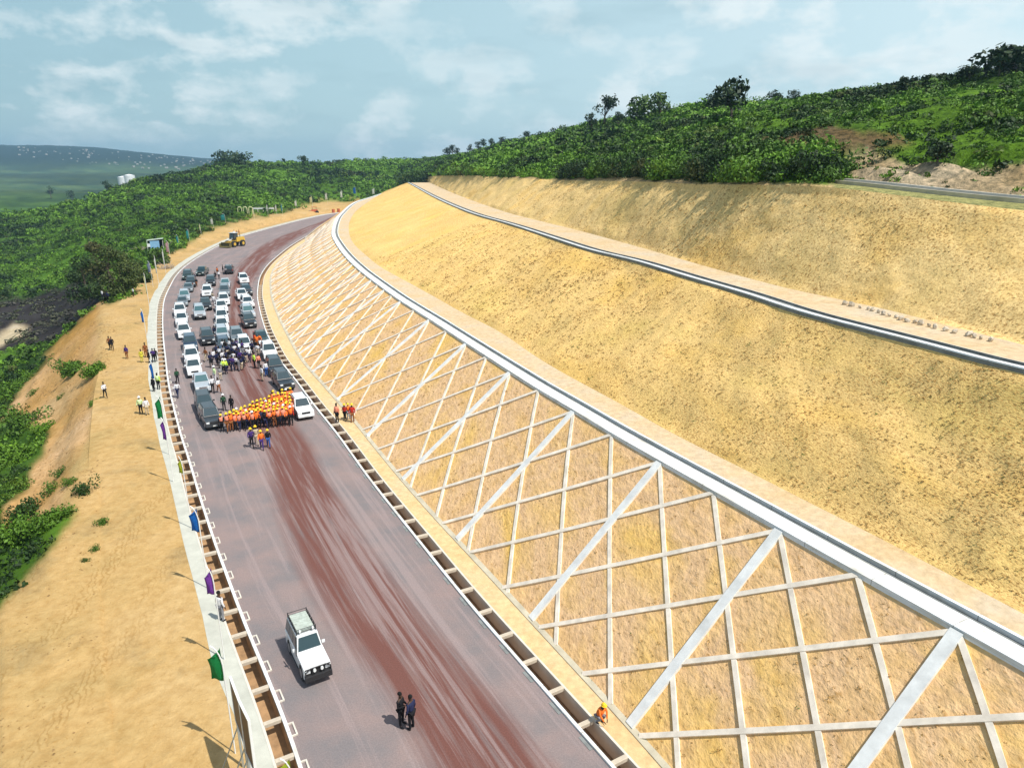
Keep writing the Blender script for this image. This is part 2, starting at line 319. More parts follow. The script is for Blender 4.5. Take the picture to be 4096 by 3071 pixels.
# generic long strip from cross-section offsets (left of line positive)
def strip(name,P,sec,mat,parent=None,step=1,Nn=None,mats=None,closed=False):
    """sec: list of (offset,z) ; lofted along P"""
    Q=P[::step]; nn_=normals(P)[::step] if Nn is None else Nn[::step]
    rows=[np.column_stack([Q[:,0]+nn_[:,0]*a,Q[:,1]+nn_[:,1]*a,np.full(len(Q),0.)+z+Q[:,2]]) for a,z in (sec+[sec[0]] if closed else sec)]
    o=link(name,loft(rows,name=name,smooth=False),parent); o.data.materials.append(mat); return o
def boxes(items,name,mat,parent=None):
    """items: (centre, ux, uy, uz half vectors)"""
    co=[];fc=[]
    for k,(c,a,b,u) in enumerate(items):
        for sx,sy,sz in ((-1,-1,-1),(1,-1,-1),(1,1,-1),(-1,1,-1),(-1,-1,1),(1,-1,1),(1,1,1),(-1,1,1)): co.append(c+a*sx+b*sy+u*sz)
        for f in ((0,3,2,1),(4,5,6,7),(0,1,5,4),(1,2,6,5),(2,3,7,6),(3,0,4,7)): fc.append([k*8+i for i in f])
    me=npmesh(name,np.array(co),np.array(fc),smooth=False); me.materials.append(mat); return link(name,me,parent)
# ---- berm 1: crown beam (part of the lattice), channel, path
berm1=empty('berm_channel',C1[200]); tag(berm1,'dark open channel with white lips along the lower bench above the concrete lattice','drainage channel',group='drainage channels on the benches')
berm1.location=(0,0,0)
strip('channel_wall',C1,[(-.80,.15),(-.80,-.35),(-1.30,-.35),(-1.30,.17),(-1.46,.17),(-1.46,.02)],M['concj'],berm1)
strip('channel_floor',C1,[(-.803,-.02),(-1.298,-.02)],M['chan'],berm1)
strip('wall_face',C1,[(-.806,.12),(-.806,-.02)],M['chan'],berm1)
pa=match(off(C1,-1.46),CT2,-1)
pp=off(C1,-1.44); pp[:,2]+=.05
o=link('lower_bench_path',loft(rows_between(pp,pa+np.array([0,0,.02]),6),name='lower_bench_path')); o.data.materials.append(M['bermsand']); tag(o,kind='structure')
# ---- berm 2
berm2=empty('berm_channel',(0,0,0)); tag(berm2,'dark grey channel with one thin white lip between the two yellow slopes','drainage channel',group='drainage channels on the benches')
strip('channel_wall',C2,[(.0,-.75),(.0,.20)],M['chan'],berm2)
strip('lip',C2,[(.0,.20),(-.02,.26),(-.34,.26),(-.34,.10)],M['concj'],berm2)
strip('channel_floor',C2,[(-.34,.10),(-.36,.0),(-1.42,.0),(-1.44,.14)],M['chan'],berm2)
strip('channel_edge',C2,[(-1.44,.14),(-1.52,.14),(-1.53,.0)],M['conc'],berm2)
pa2=match(off(C2,-1.52),CT3,-1)
o=link('upper_bench_path',loft(rows_between(off(C2,-1.51)+np.array([0,0,.06]),pa2+np.array([0,0,.03]),6),name='upper_bench_path')); o.data.materials.append(M['bermsand']); tag(o,kind='structure')
# ---- lattice on slope 1
arc=np.r_[0,np.cumsum(np.linalg.norm(np.diff(C1,axis=0),axis=1))]
NN=S1b-C1; SL=np.linalg.norm(NN,axis=1)
slen=float(np.median(SL[(C1[:,1]>10)&(C1[:,1]<80)]))
def S(s,v,lift=0):
    i=np.interp(s,arc,np.arange(len(arc))); i0=min(int(i),len(arc)-2); f=i-i0
    a=C1[i0]*(1-f)+C1[i0+1]*f; b=S1b[i0]*(1-f)+S1b[i0+1]*f
    t=C1[i0+1]-C1[i0]; u=b-a; n=np.cross(t,u); n/=np.linalg.norm(n); n*=np.sign(n[2])
    return a*(1-v)+b*v+n*lift, n
def arc_of(px,py):
    p=pz(px,py,Z1); return arc[np.argmin(np.linalg.norm(C1-p,axis=1))]
ribs_px=[(3830,2515),(3124,2120),(2644,1844),(2305,1645),(2052,1493),(1862,1378),(1717,1280),(1604,1208)]
rs=[arc_of(*p) for p in ribs_px]; sp=8.6
print('rib spacing',np.diff(rs),'slope length',slen)
a0=rs[0]
while a0-sp>2: a0-=sp; rs.insert(0,a0)
while rs[-1]+sp<arc_of(1345,885)+30: rs.append(rs[-1]+sp)
lat=empty('concrete_lattice',(0,0,0)); tag(lat,'pale concrete lattice of crossing beams with wide ribs holding the lowest cut slope','retaining lattice')
def sweep(pts,ns,wd,ht,name,mat,parent,sink=.12):
    pts=np.array(pts); ns=np.array(ns); t=np.gradient(pts,axis=0); t/=np.linalg.norm(t,axis=1)[:,None]; sd=np.cross(t,ns); sd/=np.linalg.norm(sd,axis=1)[:,None]
    rows=[pts+sd*a*wd/2+ns*z for a,z in ((-1,-sink),(-1,ht),(1,ht),(1,-sink))]
    n=len(pts); co=np.stack(rows,0).reshape(-1,3); f=gridfaces(4,n)
    cap=[[0,n,2*n,3*n],[n-1,4*n-1,3*n-1,2*n-1]]; me=npmesh(name,co,np.vstack([f,np.array(cap)]),smooth=False); me.materials.append(mat); return link(name,me,parent)
for k,s in enumerate(rs):
    q=[S(s,v,0) for v in np.linspace(0,1.0,7)]; sweep([a for a,_ in q],[b for _,b in q],.46,.12,'rib',M['rib'],lat)
mids=sorted(rs+[(a+b)/2 for a,b in zip(rs[:-1],rs[1:])]+[rs[0]-sp/2,rs[0]-sp,rs[-1]+sp/2,rs[-1]+sp])
thin=[]
for s in mids:
    for d in (-1,1):
        vs=np.linspace(0,1,9); q=[]
        for v in vs:
            s2=s+d*v*slen*1.04
            if 0<s2<arc[-1]: q.append(S(s2,v,0))
        if len(q)>3: thin.append((q,d))
thin.sort(key=lambda t:-t[0][0][0][1]); thin=thin[::-1]
for k,(q,d) in enumerate(thin[:98]): sweep([a for a,_ in q],[b for _,b in q],.215,.085+.012*d,'beam',M['beam'],lat)
if len(thin)>98:
    co=[];fc=[];nb=0
    for q,d in thin[98:]:
        o=sweep([a for a,_ in q],[b for _,b in q],.205,.08,'tmpb',M['beam'],lat); me=o.data; c=np.zeros(len(me.vertices)*3); me.vertices.foreach_get('co',c); co.append(c.reshape(-1,3))
        fc+= [[nb+i for i in p.vertices] for p in me.polygons]; nb+=len(me.vertices); bpy.data.objects.remove(o)
    me=npmesh('far_beams',np.vstack(co),np.array(fc),smooth=False); me.materials.append(M['beam']); tag(link('far_beams',me,lat),kind='stuff')
strip('crown_beam',C1,[(.06,-.45),(.06,.18),(-.03,.20),(-.80,.20),(-.80,-.0)],M['concj'],lat)
# ---- road, kerbs, drains, verges
nl=normals(EL); nr=normals(ER)
def para(A,B,n):      # pair two edges by nearest progress along y-ish arclength
    ra=resample(A,1.); rb=match(ra,B,-1,win=60); return ra,rb
ra,rb=para(EL,ER,0)
rows=rows_between(ra,rb,40)
BY=[-50,20,24,35,52,62,95,120,150,175,205,250,300]; BL=[.36,.36,.35,.29,.42,.36,.60,.68,.64,.58,.55,.58,.7]; BH=[.88,.88,.86,.80,.84,.82,.88,.92,1.02,1.0,.96,.95,.9]
yy=ra[:,1]; lo_=np.interp(yy,BY,BL); hi_=np.interp(yy,BY,BH); tt=np.linspace(0,1,40)[:,None]
ac=(.25+.5*(tt-lo_)/(hi_-lo_)-.05).ravel(); cols={'across':np.stack([ac]*3,1)}
wid=np.linalg.norm(ra-rb,axis=1)
me=loft(rows,name='road',uvx=np.linspace(0,14,40),cols=cols); o=link('road',me); me.materials.append(M['road']); tag(o,kind='structure')
PITCH=2.31
def drain(P,sgn,label,kerb_side,px0):
    """sgn +1: drain lies to the left of the line"""
    root=empty('roadside_drain',(0,0,0)); tag(root,label,'drain',group='open drains beside the road')
    s=sgn
    strip('kerb',P,[(0,-.1),(0,.10),(s*.15,.10),(s*.15,-.9)],M['concj'],root)
    strip('drain_bed',P,[(s*.155,.02),(s*.155,-.85),(s*.90,-.85),(s*.90,.0)],M['chandark'],root)
    strip('outer_wall',P,[(s*.895,-.8),(s*.895,.06),(s*1.00,.06),(s*1.00,-.1)],M['conc'],root)
    ar=np.r_[0,np.cumsum(np.linalg.norm(np.diff(P,axis=0),axis=1))]; nn_=normals(P)
    k0=int(np.argmin(np.linalg.norm(P-pz(*px0,0),axis=1))); s0=ar[k0]
    ks=[s0+PITCH*j for j in range(-16,110)]; first=None; fi=None; n=0
    for q in ks:
        if q<0 or q>ar[-1]: continue
        p=np.array([np.interp(q,ar,P[:,c]) for c in range(3)]); n_=np.array([np.interp(q,ar,nn_[:,c]) for c in range(2)]); n_/=np.linalg.norm(n_)
        if p[1]<8 or n>=64: continue
        ang=math.atan2(n_[1],n_[0])
        if first is None:
            bm=bmesh.new(); bmesh.ops.create_cube(bm,size=1); bmesh.ops.scale(bm,vec=(.76,.22,.2),verts=bm.verts); bmesh.ops.bevel(bm,geom=bm.edges,offset=.02,segments=1,affect='EDGES')
            first=obj('crossbeam',bm,M['cross'],root)
            bm=bmesh.new()
            for (x,y,sx,sy) in ((.19,0,.07,.80),(.07,.38,.18,.06),(.07,-.38,.18,.06)) if sgn>0 else ((0.10,0,.16,.8),):
                r=bmesh.ops.create_cube(bm,size=1); bmesh.ops.scale(bm,vec=(sx,sy,.08 if sgn>0 else .02),verts=r['verts']); bmesh.ops.translate(bm,vec=(x,y,0),verts=r['verts'])
            fi=obj('kerb_inlet',bm,M['conc'] if sgn>0 else M['chan'],root); cb,ci=first,fi
        else:
            cb=first.copy(); C.objects.link(cb); ci=fi.copy() if n<36 else None
            if ci: C.objects.link(ci)
        cb.location=(p[0]+s*n_[0]*.53,p[1]+s*n_[1]*.53,-.02); cb.rotation_euler=(0,0,ang)
        if ci:
            pi=p[:2]-s*n_*.02; tt=np.array([-n_[1],n_[0]])*.9; pi=pi+tt
            ci.location=(pi[0],pi[1],.03 if sgn>0 else .012); ci.rotation_euler=(0,0,ang+(math.pi if s>0 else 0))
        n+=1
    return root
drain(EL,+1,'open concrete drain with crossbeams on the left side of the road, beside the pale footway','r',(985+30,2643))
drain(ER,-1,'open concrete drain with crossbeams on the right side of the road, below the lattice slope','l',(2128,2650))
fw_=np.interp(EL[:,1],[20,45,90,140],[1.95,1.8,2.0,2.35]); fw_=fw_+np.interp(np.arange(len(EL)),np.arange(0,len(EL)+9,9),np.random.default_rng(3).normal(size=len(np.arange(0,len(EL)+9,9)))*.06)
o=link('footway',loft([off(EL,1.0,.045),off(EL,1.3,.05),off(EL,fw_,.045),off(EL,fw_+.02,-.2)],name='footway',smooth=False)); o.data.materials.append(M['walk']); tag(o,kind='structure')
vr=match(off(ER,-1.0),CTOE,-1)
o=link('right_verge',loft(rows_between(off(ER,-1.0)+np.array([0,0,.05]),vr+np.array([0,0,-.02]),5),name='right_verge')); o.data.materials.append(M['verge']); tag(o,kind='structure')
o=strip('toe_kerb',CTOE,[(.22,-.2),(.20,.02),(-.1,.08),(-.30,.15),(-.45,.1)],M['kerbgrey']); tag(o,kind='structure')
# ------------------------------------------------------------- open terrain on the left and ahead
def blur2(A,k):
    for _ in range(k):
        A=np.vstack([A[:1],(A[:-2]+2*A[1:-1]+A[2:])/4,A[-1:]]); A=np.hstack([A[:,:1],(A[:,:-2]+2*A[:,1:-1]+A[:,2:])/4,A[:,-1:]])
    return A
def vnoise(X,Y,scale,seed,octv=4):
    g=np.random.default_rng(seed); T=g.random((128,128))-.5; h=np.zeros_like(X,dtype=float); a=1.
    for o in range(octv):
        x=X/scale*2**o; y=Y/scale*2**o; xi=np.floor(x).astype(int); yi=np.floor(y).astype(int); fx=x-xi; fy=y-yi
        fx=fx*fx*(3-2*fx); fy=fy*fy*(3-2*fy); q=lambda i,j:T[(i+17*o)%128,(j+31*o)%128]
        h+=a*(q(xi,yi)*(1-fx)*(1-fy)+q(xi+1,yi)*fx*(1-fy)+q(xi,yi+1)*(1-fx)*fy+q(xi+1,yi+1)*fx*fy); a*=.5
    return h
YK=[4,33,42,50,67,80,94,108,122,140,173,230,280,350,420,500,580,700,1000,1500,2200,3500,4600]
ZT={
-900:[-6,-10,-11,-12,-13,-14,-15,-16,-17,-17,-18,-18,-18,-18,-16,-18,-24,-30,-15,-18,0,118,60],
-300:[-1,-5,-7,-8,-11,-12,-14,-15,-16,-16,-17,-17,-15,-12,-10,-15,-22,-28,-15,-18,0,118,60],
0:[0,0,-1.8,-3.5,-6,-8.5,-11,-12,-13,-14,-15,-16,-14,-10,-6.6,-13,-22,-28,-15,-18,1,115,60],
60:[0,0,-1.0,-2.6,-5,-6.4,-8,-9,-10.2,-12,-14,-15,-12.5,-8,-5,-12,-21,-27,-15,-18,1,111,60],
110:[0,0,0,-1.6,-4,-5.2,-5.6,-6,-8,-10.5,-13,-13.5,-10.5,-5.5,-3.4,-10,-20,-26,-15,-18,2,109,60],
160:[0,0,0,0,-1.8,-2.6,-2.8,-3,-4.2,-6.5,-9,-8,-6,-1.5,.4,-8,-18,-25,-15,-18,4,106,60],
215:[0,0,0,0,0,0,-.1,-.2,-.2,-1.4,-3,-2,-1.3,2.2,4.6,-4,-14,-24,-15,-18,5,100,55],
300:[0,0,0,0,0,0,0,0,0,0,-.3,.3,1.5,6,12.3,10,-5,-15,-15,-18,7,80,50],
400:[0,0,0,0,0,0,0,0,0,0,0,1.2,3.5,7,12.5,17,10,0,-10,-14,8,61,40],
480:[0,0,0,0,0,0,0,0,0,0,0,.2,2.5,8,14,23.2,22,8,-5,-10,10,41,30],
600:[0,0,0,0,0,0,0,0,0,0,0,0,0,3,9.5,20,23,16,5,0,0,0,0],
700:[0,0,0,0,0,0,0,0,0,0,0,0,0,.3,3.5,14,23.3,18,5,0,0,0,0],
800:[0,0,0,0,0,0,0,0,0,0,0,0,0,0,2.5,13,23.6,20,5,0,0,0,0],
900:[0,0,0,0,0,0,0,0,0,0,0,0,0,0,3,13,24,22,5,0,0,0,0],
1100:[0,0,0,0,0,0,0,0,0,0,0,0,0,0,3,13,25,24,5,0,0,0,0]}
pxk=sorted(ZT); nrow,ncol=420,300
Yr=np.exp(np.linspace(np.log(6),np.log(4600),nrow)); Pc=np.linspace(-700,1060,ncol)
tab=np.array([np.interp(np.log(Yr),np.log(YK),ZT[p]) for p in pxk])
Zg=np.array([[0.]*ncol]*nrow)
for i in range(nrow): Zg[i]=np.interp(Pc,pxk,tab[:,i])
Zg=blur2(Zg,7)
def xfrom(px,Y,Z): return (px*D-CX)/F*(Y*cT+(H-Z)*sT)
Xg=xfrom(Pc[None],Yr[:,None],Zg); Yg=np.repeat(Yr[:,None],ncol,1)
relief=np.clip(-Zg/6,0,1)+np.clip((Yg-200)/150,0,1)*1.6
nz=vnoise(Xg,Yg,14,11)*1.5*np.clip(relief,0,1.2)+vnoise(Xg,Yg,55,12)*3*np.clip((Yg-180)/200,0,1)+vnoise(Xg,Yg,260,13)*9*np.clip((Yg-700)/900,0,1)
near0=(abs(Zg)<.2)&(Yg<230)
Zg=Zg+nz*(Zg<-.5)+nz*(Yg>230)*(Zg>=-.5)*.8+vnoise(Xg,Yg,3,14)*.10*(Yg<230)+vnoise(Xg,Yg,1.1,15)*.06*(Yg<120)
# gullies on the fill face
gm=np.clip(-Zg/2.5,0,1)*(Yg<118)*(Pc[None]>-400)
Zg-=gm*np.abs(np.sin((Xg*.35+Yg*.9)*.42+vnoise(Xg,Yg,9,16)*7))*.45; Zg+=gm*vnoise(Xg,Yg,2.2,17)*.45
# clear the road corridor
def dist_to(P,X,Y):
    Q=P[::4,:2]; t=normals(P)[::4]; out=np.zeros(X.size); xf=X.ravel(); yf=Y.ravel()
    for a in range(0,len(xf),20000):
        dx=xf[a:a+20000,None]-Q[None,:,0]; dy=yf[a:a+20000,None]-Q[None,:,1]; k=np.argmin(dx*dx+dy*dy,1); r=np.arange(len(k))
        out[a:a+20000]=dx[r,k]*t[k,0]+dy[r,k]*t[k,1]
    return out.reshape(X.shape)
dl=dist_to(EL,Xg,Yg)
inc=(Yg<395)
sink=np.where(dl<2.8,-3.,np.where(dl<4.2,-3+(dl-2.8)*2.07,np.where(dl<6.5,-.10,9)))
Zg=np.where(inc&(sink<5),np.minimum(Zg,sink),Zg)
# screen-free zones: polygons of the photo carried onto the ground
def inpoly(x,y,poly):
    ins=np.zeros(x.shape,bool); n=len(poly)
    for i in range(n):
        x1,y1=poly[i]; x2,y2=poly[(i+1)%n]; c=((y1>y)!=(y2>y))&(x<(x2-x1)*(y-y1)/((y2-y1) or 1e-9)+x1); ins^=c
    return ins
dep=Yg*cT+(H-Zg)*sT
PX=(CX+F*Xg/dep)/D; PYy=(CY-F*(Yg*sT+(Zg-H)*cT)/dep)/D
jx=PX+vnoise(Xg,Yg,5,21)*16; jy=PYy+vnoise(Xg,Yg,5,22)*14
SAND=[(215,655),(255,645),(290,632),(303,600),(335,585),(352,560),(385,540),(430,505),(470,490),(520,475),(560,466),(620,455),(680,437),(720,437),(760,434),(800,428),(815,440),(1300,440),(1300,3000),(-3000,3000),(-3000,1560),(-800,1480),(0,1310),(60,1240),(100,1185),(165,1102),(120,1112),(60,1130),(0,1155),(0,1100),(60,1060),(75,1010),(100,960),(108,930),(60,915),(0,905),(0,893),(60,822),(110,762),(160,705)]
sand=inpoly(jx,jy,SAND)
BURN=[(-400,700),(-100,650),(0,650),(60,640),(130,622),(200,600),(222,640),(205,662),(150,705),(110,745),(40,748),(0,760),(-400,800)]
burn=inpoly(jx,jy,BURN)&~sand
PALE=[(-200,745),(0,722),(30,697),(62,708),(56,726),(0,748),(-200,790)]
pale=inpoly(PX,PYy,PALE)
zone=np.zeros((nrow,ncol,3)); n1_=vnoise(Xg,Yg,26,31)[...,None]; n2_=vnoise(Xg,Yg,8,32)[...,None]
g1=np.array([.020,.048,.008]); g2=np.array([.085,.18,.016])
zone[:]=g1+(g2-g1)*np.clip(.45+1.1*n1_+.5*n2_,0,1)
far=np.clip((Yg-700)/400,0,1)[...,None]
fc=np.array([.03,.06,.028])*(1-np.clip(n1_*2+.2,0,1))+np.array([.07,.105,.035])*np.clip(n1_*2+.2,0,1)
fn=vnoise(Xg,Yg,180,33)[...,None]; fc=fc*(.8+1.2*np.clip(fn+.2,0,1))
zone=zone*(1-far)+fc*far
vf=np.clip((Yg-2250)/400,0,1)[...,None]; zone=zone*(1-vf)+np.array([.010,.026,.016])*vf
zone[burn]=np.array([.032,.028,.028])+.02*np.clip(n2_[burn],-.5,1)
zone[sand]=np.array([.49,.325,.135])
fill=sand&(Zg<-.6); zone[fill]=np.array([.55,.33,.135])+np.array([.06,.06,.06])*np.clip(n2_[fill]*2,-1,1)
zone[pale]=np.array([.50,.41,.27])
gravel=vnoise(Xg,Yg,9,35)
zb=zone.reshape(-1,3)
for c in range(3): zone[...,c]=blur2(zone[...,c],1)
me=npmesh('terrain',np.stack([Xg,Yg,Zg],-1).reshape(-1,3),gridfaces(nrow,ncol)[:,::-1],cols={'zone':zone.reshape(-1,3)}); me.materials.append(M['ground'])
tag(link('ground',me),kind='structure')
vs=[]
Qv=EL; nv=normals(EL)
rws=[np.column_stack([Qv[:,0]+nv[:,0]*a_,Qv[:,1]+nv[:,1]*a_,np.full(len(Qv),z_)]) for a_,z_ in ((1.7,.03),(3.2,.035),(4.3,.02),(5.4,-.02),(7.2,-.13))]
me=loft(rws,name='sand_verge',cols={'zone':np.tile([.49,.325,.135],(len(Qv)*5,1))}); me.materials.append(M['ground']); tag(link('left_verge',me),kind='structure')
# ------------------------------------------------------------- hill above the cutting
HC=[-60+0,0] ; hp=[880,940,1000,1050,1100,1200,1300,1400,1500,1600,1700,1800,1900,2000,2100,2211,2500,2900]
hY=[640,560,500,450,410,350,300,262,236,212,194,180,170,160,152,146,134,122]
hy=[352,347,342,330,318,301,281,268,253,240,228,218,207,196,183,172,142,110]
nr2,nc2=170,360; Ph=np.linspace(870,2900,nc2)
l3px=np.array([proj(p) for p in L3]); l3x=l3px[:,0]/D; o_=np.argsort(l3x); o_=o_[(l3x[o_]>860)]
Y0=np.interp(Ph,l3x[o_],L3[o_,1]); Z0=np.interp(Ph,l3x[o_],L3[o_,2])
Yc=np.interp(Ph,hp,hY); yc=np.interp(Ph,hp,hy)
Yc=smooth1(Yc,12); yc=smooth1(yc,6)
rc=np.array([ray(p*D,q*D) for p,q in zip(Ph,yc)]); Zc=H+rc[:,2]/rc[:,1]*Yc
v=np.linspace(0,1,nr2)**1.15; v=v[:,None]
over=1.35
Yh=Y0+(Yc-Y0)*v*over; q=v*over
Zh=Z0+(Zc-Z0)*np.where(q<=1,(1-(1-np.clip(q,0,1))**1.55),1-((q-1)/.35)**2*.30)
# bench 3 and its bank (right part): local profile by distance behind the slope top
wt=np.clip((Ph-1760)/50,0,1); wt=wt*wt*(3-2*wt)
dY=Yh-Y0
prof=np.interp(dY,[0,1.2,3.0,6.2,7.8,16],[0,.12,.2,.2,.55,3.1])
tgt=Z0+prof; bw=wt[None]*(dY<16)+wt[None]*(dY>=16)*np.clip(1-(dY-16)/40,0,1)
Zh=np.where(dY<16,Zh*(1-wt)+tgt*wt,Zh+(wt*np.clip(1-(dY-16)/45,0,1))*np.maximum(0,(Z0+3.1-(Z0+(Zc-Z0)*(1-(1-np.clip(16/(Yc-Y0),0,1))**1.55)))))
Xh=xfrom(Ph[None],Yh,Zh)
damp=np.clip((dY-9)/10,0,1)
Zh=Zh+(vnoise(Xh,Yh,16,41)*2.2+vnoise(Xh,Yh,5,42)*.6)*damp
Zh[0]-=.05
dep=Yh*cT+(H-Zh)*sT; PXh=(CX+F*Xh/dep)/D; PYh=(CY-F*(Yh*sT+(Zh-H)*cT)/dep)/D
n1_=vnoise(Xh,Yh,22,43)[...,None]; n2_=vnoise(Xh,Yh,6,44)[...,None]
zone=np.array([.04,.085,.010])+(np.array([.13,.25,.02])-np.array([.04,.085,.010]))*np.clip(.5+1.2*n1_+.5*n2_,0,1)
jx=PXh+vnoise(Xh,Yh,8,45)*60; jy=PYh+vnoise(Xh,Yh,8,46)*16
BROWN=[(1640,300),(1720,283),(1830,278),(1980,285),(2010,305),(1960,322),(1800,330),(1700,325)]
brown=inpoly(jx,jy,BROWN); zone[brown]=np.array([.15,.105,.055])+.06*np.clip(n2_[brown],-.5,1)
rill=(PXh>1820)*np.clip((dY-6)/2,0,1)*np.clip((17-dY)/4,0,1); Zh=Zh+rill*(vnoise(Xh*1.0+Yh*.4,Yh*.25,2.2,91)*1.5)
bank=(PXh>1835+vnoise(Xh,Yh,3,47)*20)&(dY>5.8)&(dY<15+vnoise(Xh,Yh,4,48)*4)
zone[bank]=np.array([.46,.35,.23])+.10*np.clip(n2_[bank]*2,-1,1)
pre=(dY<6.0)&(PXh>1790); zone[pre]=np.array([.36,.34,.14])
edge=(dY<2.5+vnoise(Xh,Yh,6,49)*5)&(PXh<=1800); zone[edge]=np.array([.55,.38,.2])
for c in range(3): zone[...,c]=blur2(zone[...,c],1)
me=npmesh('hill',np.stack([Xh,Yh,Zh],-1).reshape(-1,3),gridfaces(nr2,nc2)[:,::-1],cols={'zone':zone.reshape(-1,3)}); me.materials.append(M['hill'])
tag(link('hillside',me),kind='structure')
# base sheet to the horizon
bm=bmesh.new(); bmesh.ops.create_circle(bm,cap_ends=True,radius=12000,segments=64); o=obj('valley_floor',bm,simple('valley_floor',(.06,.10,.05),.95,var=.3,scale=.004)); o.location=(0,2000,-48); tag(o,kind='structure')
# third channel on the top bench
ln=[]
for px_,y_,dd in ((2500,455,4),(2211,440,4),(2074,424,4),(1928,416,4),(1802,398,4)):
    Yq=np.interp(px_,Ph,Y0)+dd; ln.append(pY(px_*D,y_*D,Yq))
ln=smooth1(resample(catmull(ln,.5),.5),20)
zi=np.array([Z0[np.argmin(abs(Ph-proj(p)[0]/D))]+.32 for p in ln]); ln[:,2]=smooth1(zi,20)
b3=empty('berm_channel',(0,0,0)); tag(b3,'short grey channel high on the right below the eroded pink bank','drainage channel',group='drainage channels on the benches')
strip('channel_wall',ln,[(.25,-.6),(.25,.18),(.0,.18),(-.02,-.1)],M['kerbgrey'],b3)
strip('channel_floor',ln,[(-.02,-.1),(-1.0,-.08)],M['chan'],b3)
strip('lip',ln,[(-1.0,-.15),(-1.0,.28),(-1.25,.28),(-1.25,-.2)],M['conc'],b3)
# ------------------------------------------------------------- shrubs in masses (nobody could count them): leaf sprays
def bush_proto(nl,seed,flat=.75,leaf=.22):
    g=np.random.default_rng(seed); P=[]
    lobes=g.normal(size=(5,3))*np.array([.42,.42,.22])+np.array([0,0,.45])
    for i in range(nl):
        c=lobes[g.integers(5)]; d=g.normal(size=3); d/=np.linalg.norm(d); r=(.38+.2*g.random()); p=c+d*r*np.array([1,1,flat]); 
        if p[2]<0: p[2]*=-.5
        n=d+g.normal(size=3)*.6; n/=np.linalg.norm(n); a=np.cross(n,g.normal(size=3)); a/=np.linalg.norm(a); b=np.cross(n,a)
        s=leaf*(.6+.8*g.random()); P.append([p-a*s,p-b*s*.55,p+a*s,p+b*s*.55])
    return np.array(P)
PRO=[bush_proto(70,s) for s in range(6)]
PROH=[bush_proto(330,s+20,leaf=.095) for s in range(5)]
TUFT=[bush_proto(40,s+60,leaf=.25) for s in range(4)]
def bushes(name,pts,scl,col,protos,seed=1,zs=1.):
    g=np.random.default_rng(seed); V=[];CC=[]
    pk=g.integers(0,len(protos),len(pts)); an=g.random(len(pts))*6.28
    for k in range(len(protos)):
        i=np.where(pk==k)[0]
        if not len(i): continue
        q=protos[k].reshape(-1,3); ca,sa=np.cos(an[i]),np.sin(an[i]); s=scl[i]
        x=(q[None,:,0]*ca[:,None]-q[None,:,1]*sa[:,None])*s[:,None]+pts[i,0:1]; y=(q[None,:,0]*sa[:,None]+q[None,:,1]*ca[:,None])*s[:,None]+pts[i,1:2]
        z=q[None,:,2]*s[:,None]*zs+pts[i,2:3]; V.append(np.stack([x,y,z],-1).reshape(-1,3))
        lf=g.random((len(i),len(q)//4,1,1))*.7+.65; c=np.broadcast_to(col[i][:,None,None,:]*lf,(len(i),len(q)//4,4,3)); CC.append(c.reshape(-1,3))
    V=np.vstack(V); CC=np.vstack(CC); f=np.arange(len(V)).reshape(-1,4)
    me=npmesh(name,V,f,cols={'leaf':CC},smooth=False); me.materials.append(M['leaf']); return link(name,me)
def pick(X,Y,Z,ok,n,g,wt=None):
    A=np.ones_like(X); dx=np.hypot(np.gradient(X,axis=1),np.gradient(Y,axis=1))*np.hypot(np.gradient(X,axis=0),np.gradient(Y,axis=0)); A=dx*ok
    if wt is not None: A=A*wt
    A=A.ravel(); k=g.choice(len(A),size=n,p=A/A.sum()); r,c=np.unravel_index(k,X.shape); r=np.clip(r,0,X.shape[0]-2); c=np.clip(c,0,X.shape[1]-2)
    u=g.random(n); v_=g.random(n)
    P=np.stack([B[r,c]*(1-u)*(1-v_)+B[r+1,c]*u*(1-v_)+B[r,c+1]*(1-u)*v_+B[r+1,c+1]*u*v_ for B in (X,Y,Z)],1); return P,r,c
GD=np.array([.018,.042,.008]); GL=np.array([.115,.235,.018]); GY=np.array([.22,.30,.03])
def bcol(P,g,s1,s2,bias=0):
    n=1.5*vnoise(P[:,0],P[:,1],s1,51)+.9*vnoise(P[:,0],P[:,1],s2,52)+bias-.06+g.normal(size=len(P))*.16
    t=np.clip(.5+n,0,1)[:,None]; return GD*(1-t)+GL*t+(GY-GL)*np.clip(g.random((len(P),1))-.88,0,1)*3
# left valley sides and ridge
okl=(~sand)&(~pale)&(Yg<640)&(Yg>28)&((dl>5)|(Yg>400))&(PXh[0,0]>0)
okb=okl&burn; okl2=okl&~burn
def dens(X,Y,s=30,lo=.15): return np.clip(.5+1.6*vnoise(X,Y,s,61),lo,1)
P,r,c=pick(Xg,Yg,Zg,okl2&(Yg>110),13000,rng,wt=1/(Yg**.8)*dens(Xg,Yg)); sc_=(.8+1.5*rng.random(len(P))**2)*np.clip(P[:,1]/260,.7,1.7)
tag(bushes('shrubland',P-[0,0,.3],sc_,bcol(P,rng,30,8),PRO,2),'mass of mixed green shrubs covering the valley side and ridge left of the road','shrubs',kind='stuff')
P,r,c=pick(Xg,Yg,Zg,okl2&(Yg<=110)&(PYy<1075),420,rng); sc_=.9+1.3*rng.random(len(P))
tag(bushes('shrubland',P-[0,0,.3],sc_,bcol(P,rng,12,4),PROH,3),'dense green shrubs at the foot of the sandy fill on the far left','shrubs',kind='stuff')
P,r,c=pick(Xg,Yg,Zg,okb,380,rng); col=np.array([[.05,.045,.04]])+np.array([[.03,.05,.0]])*rng.random((len(P),1)); sc_=.8+1.0*rng.random(len(P))
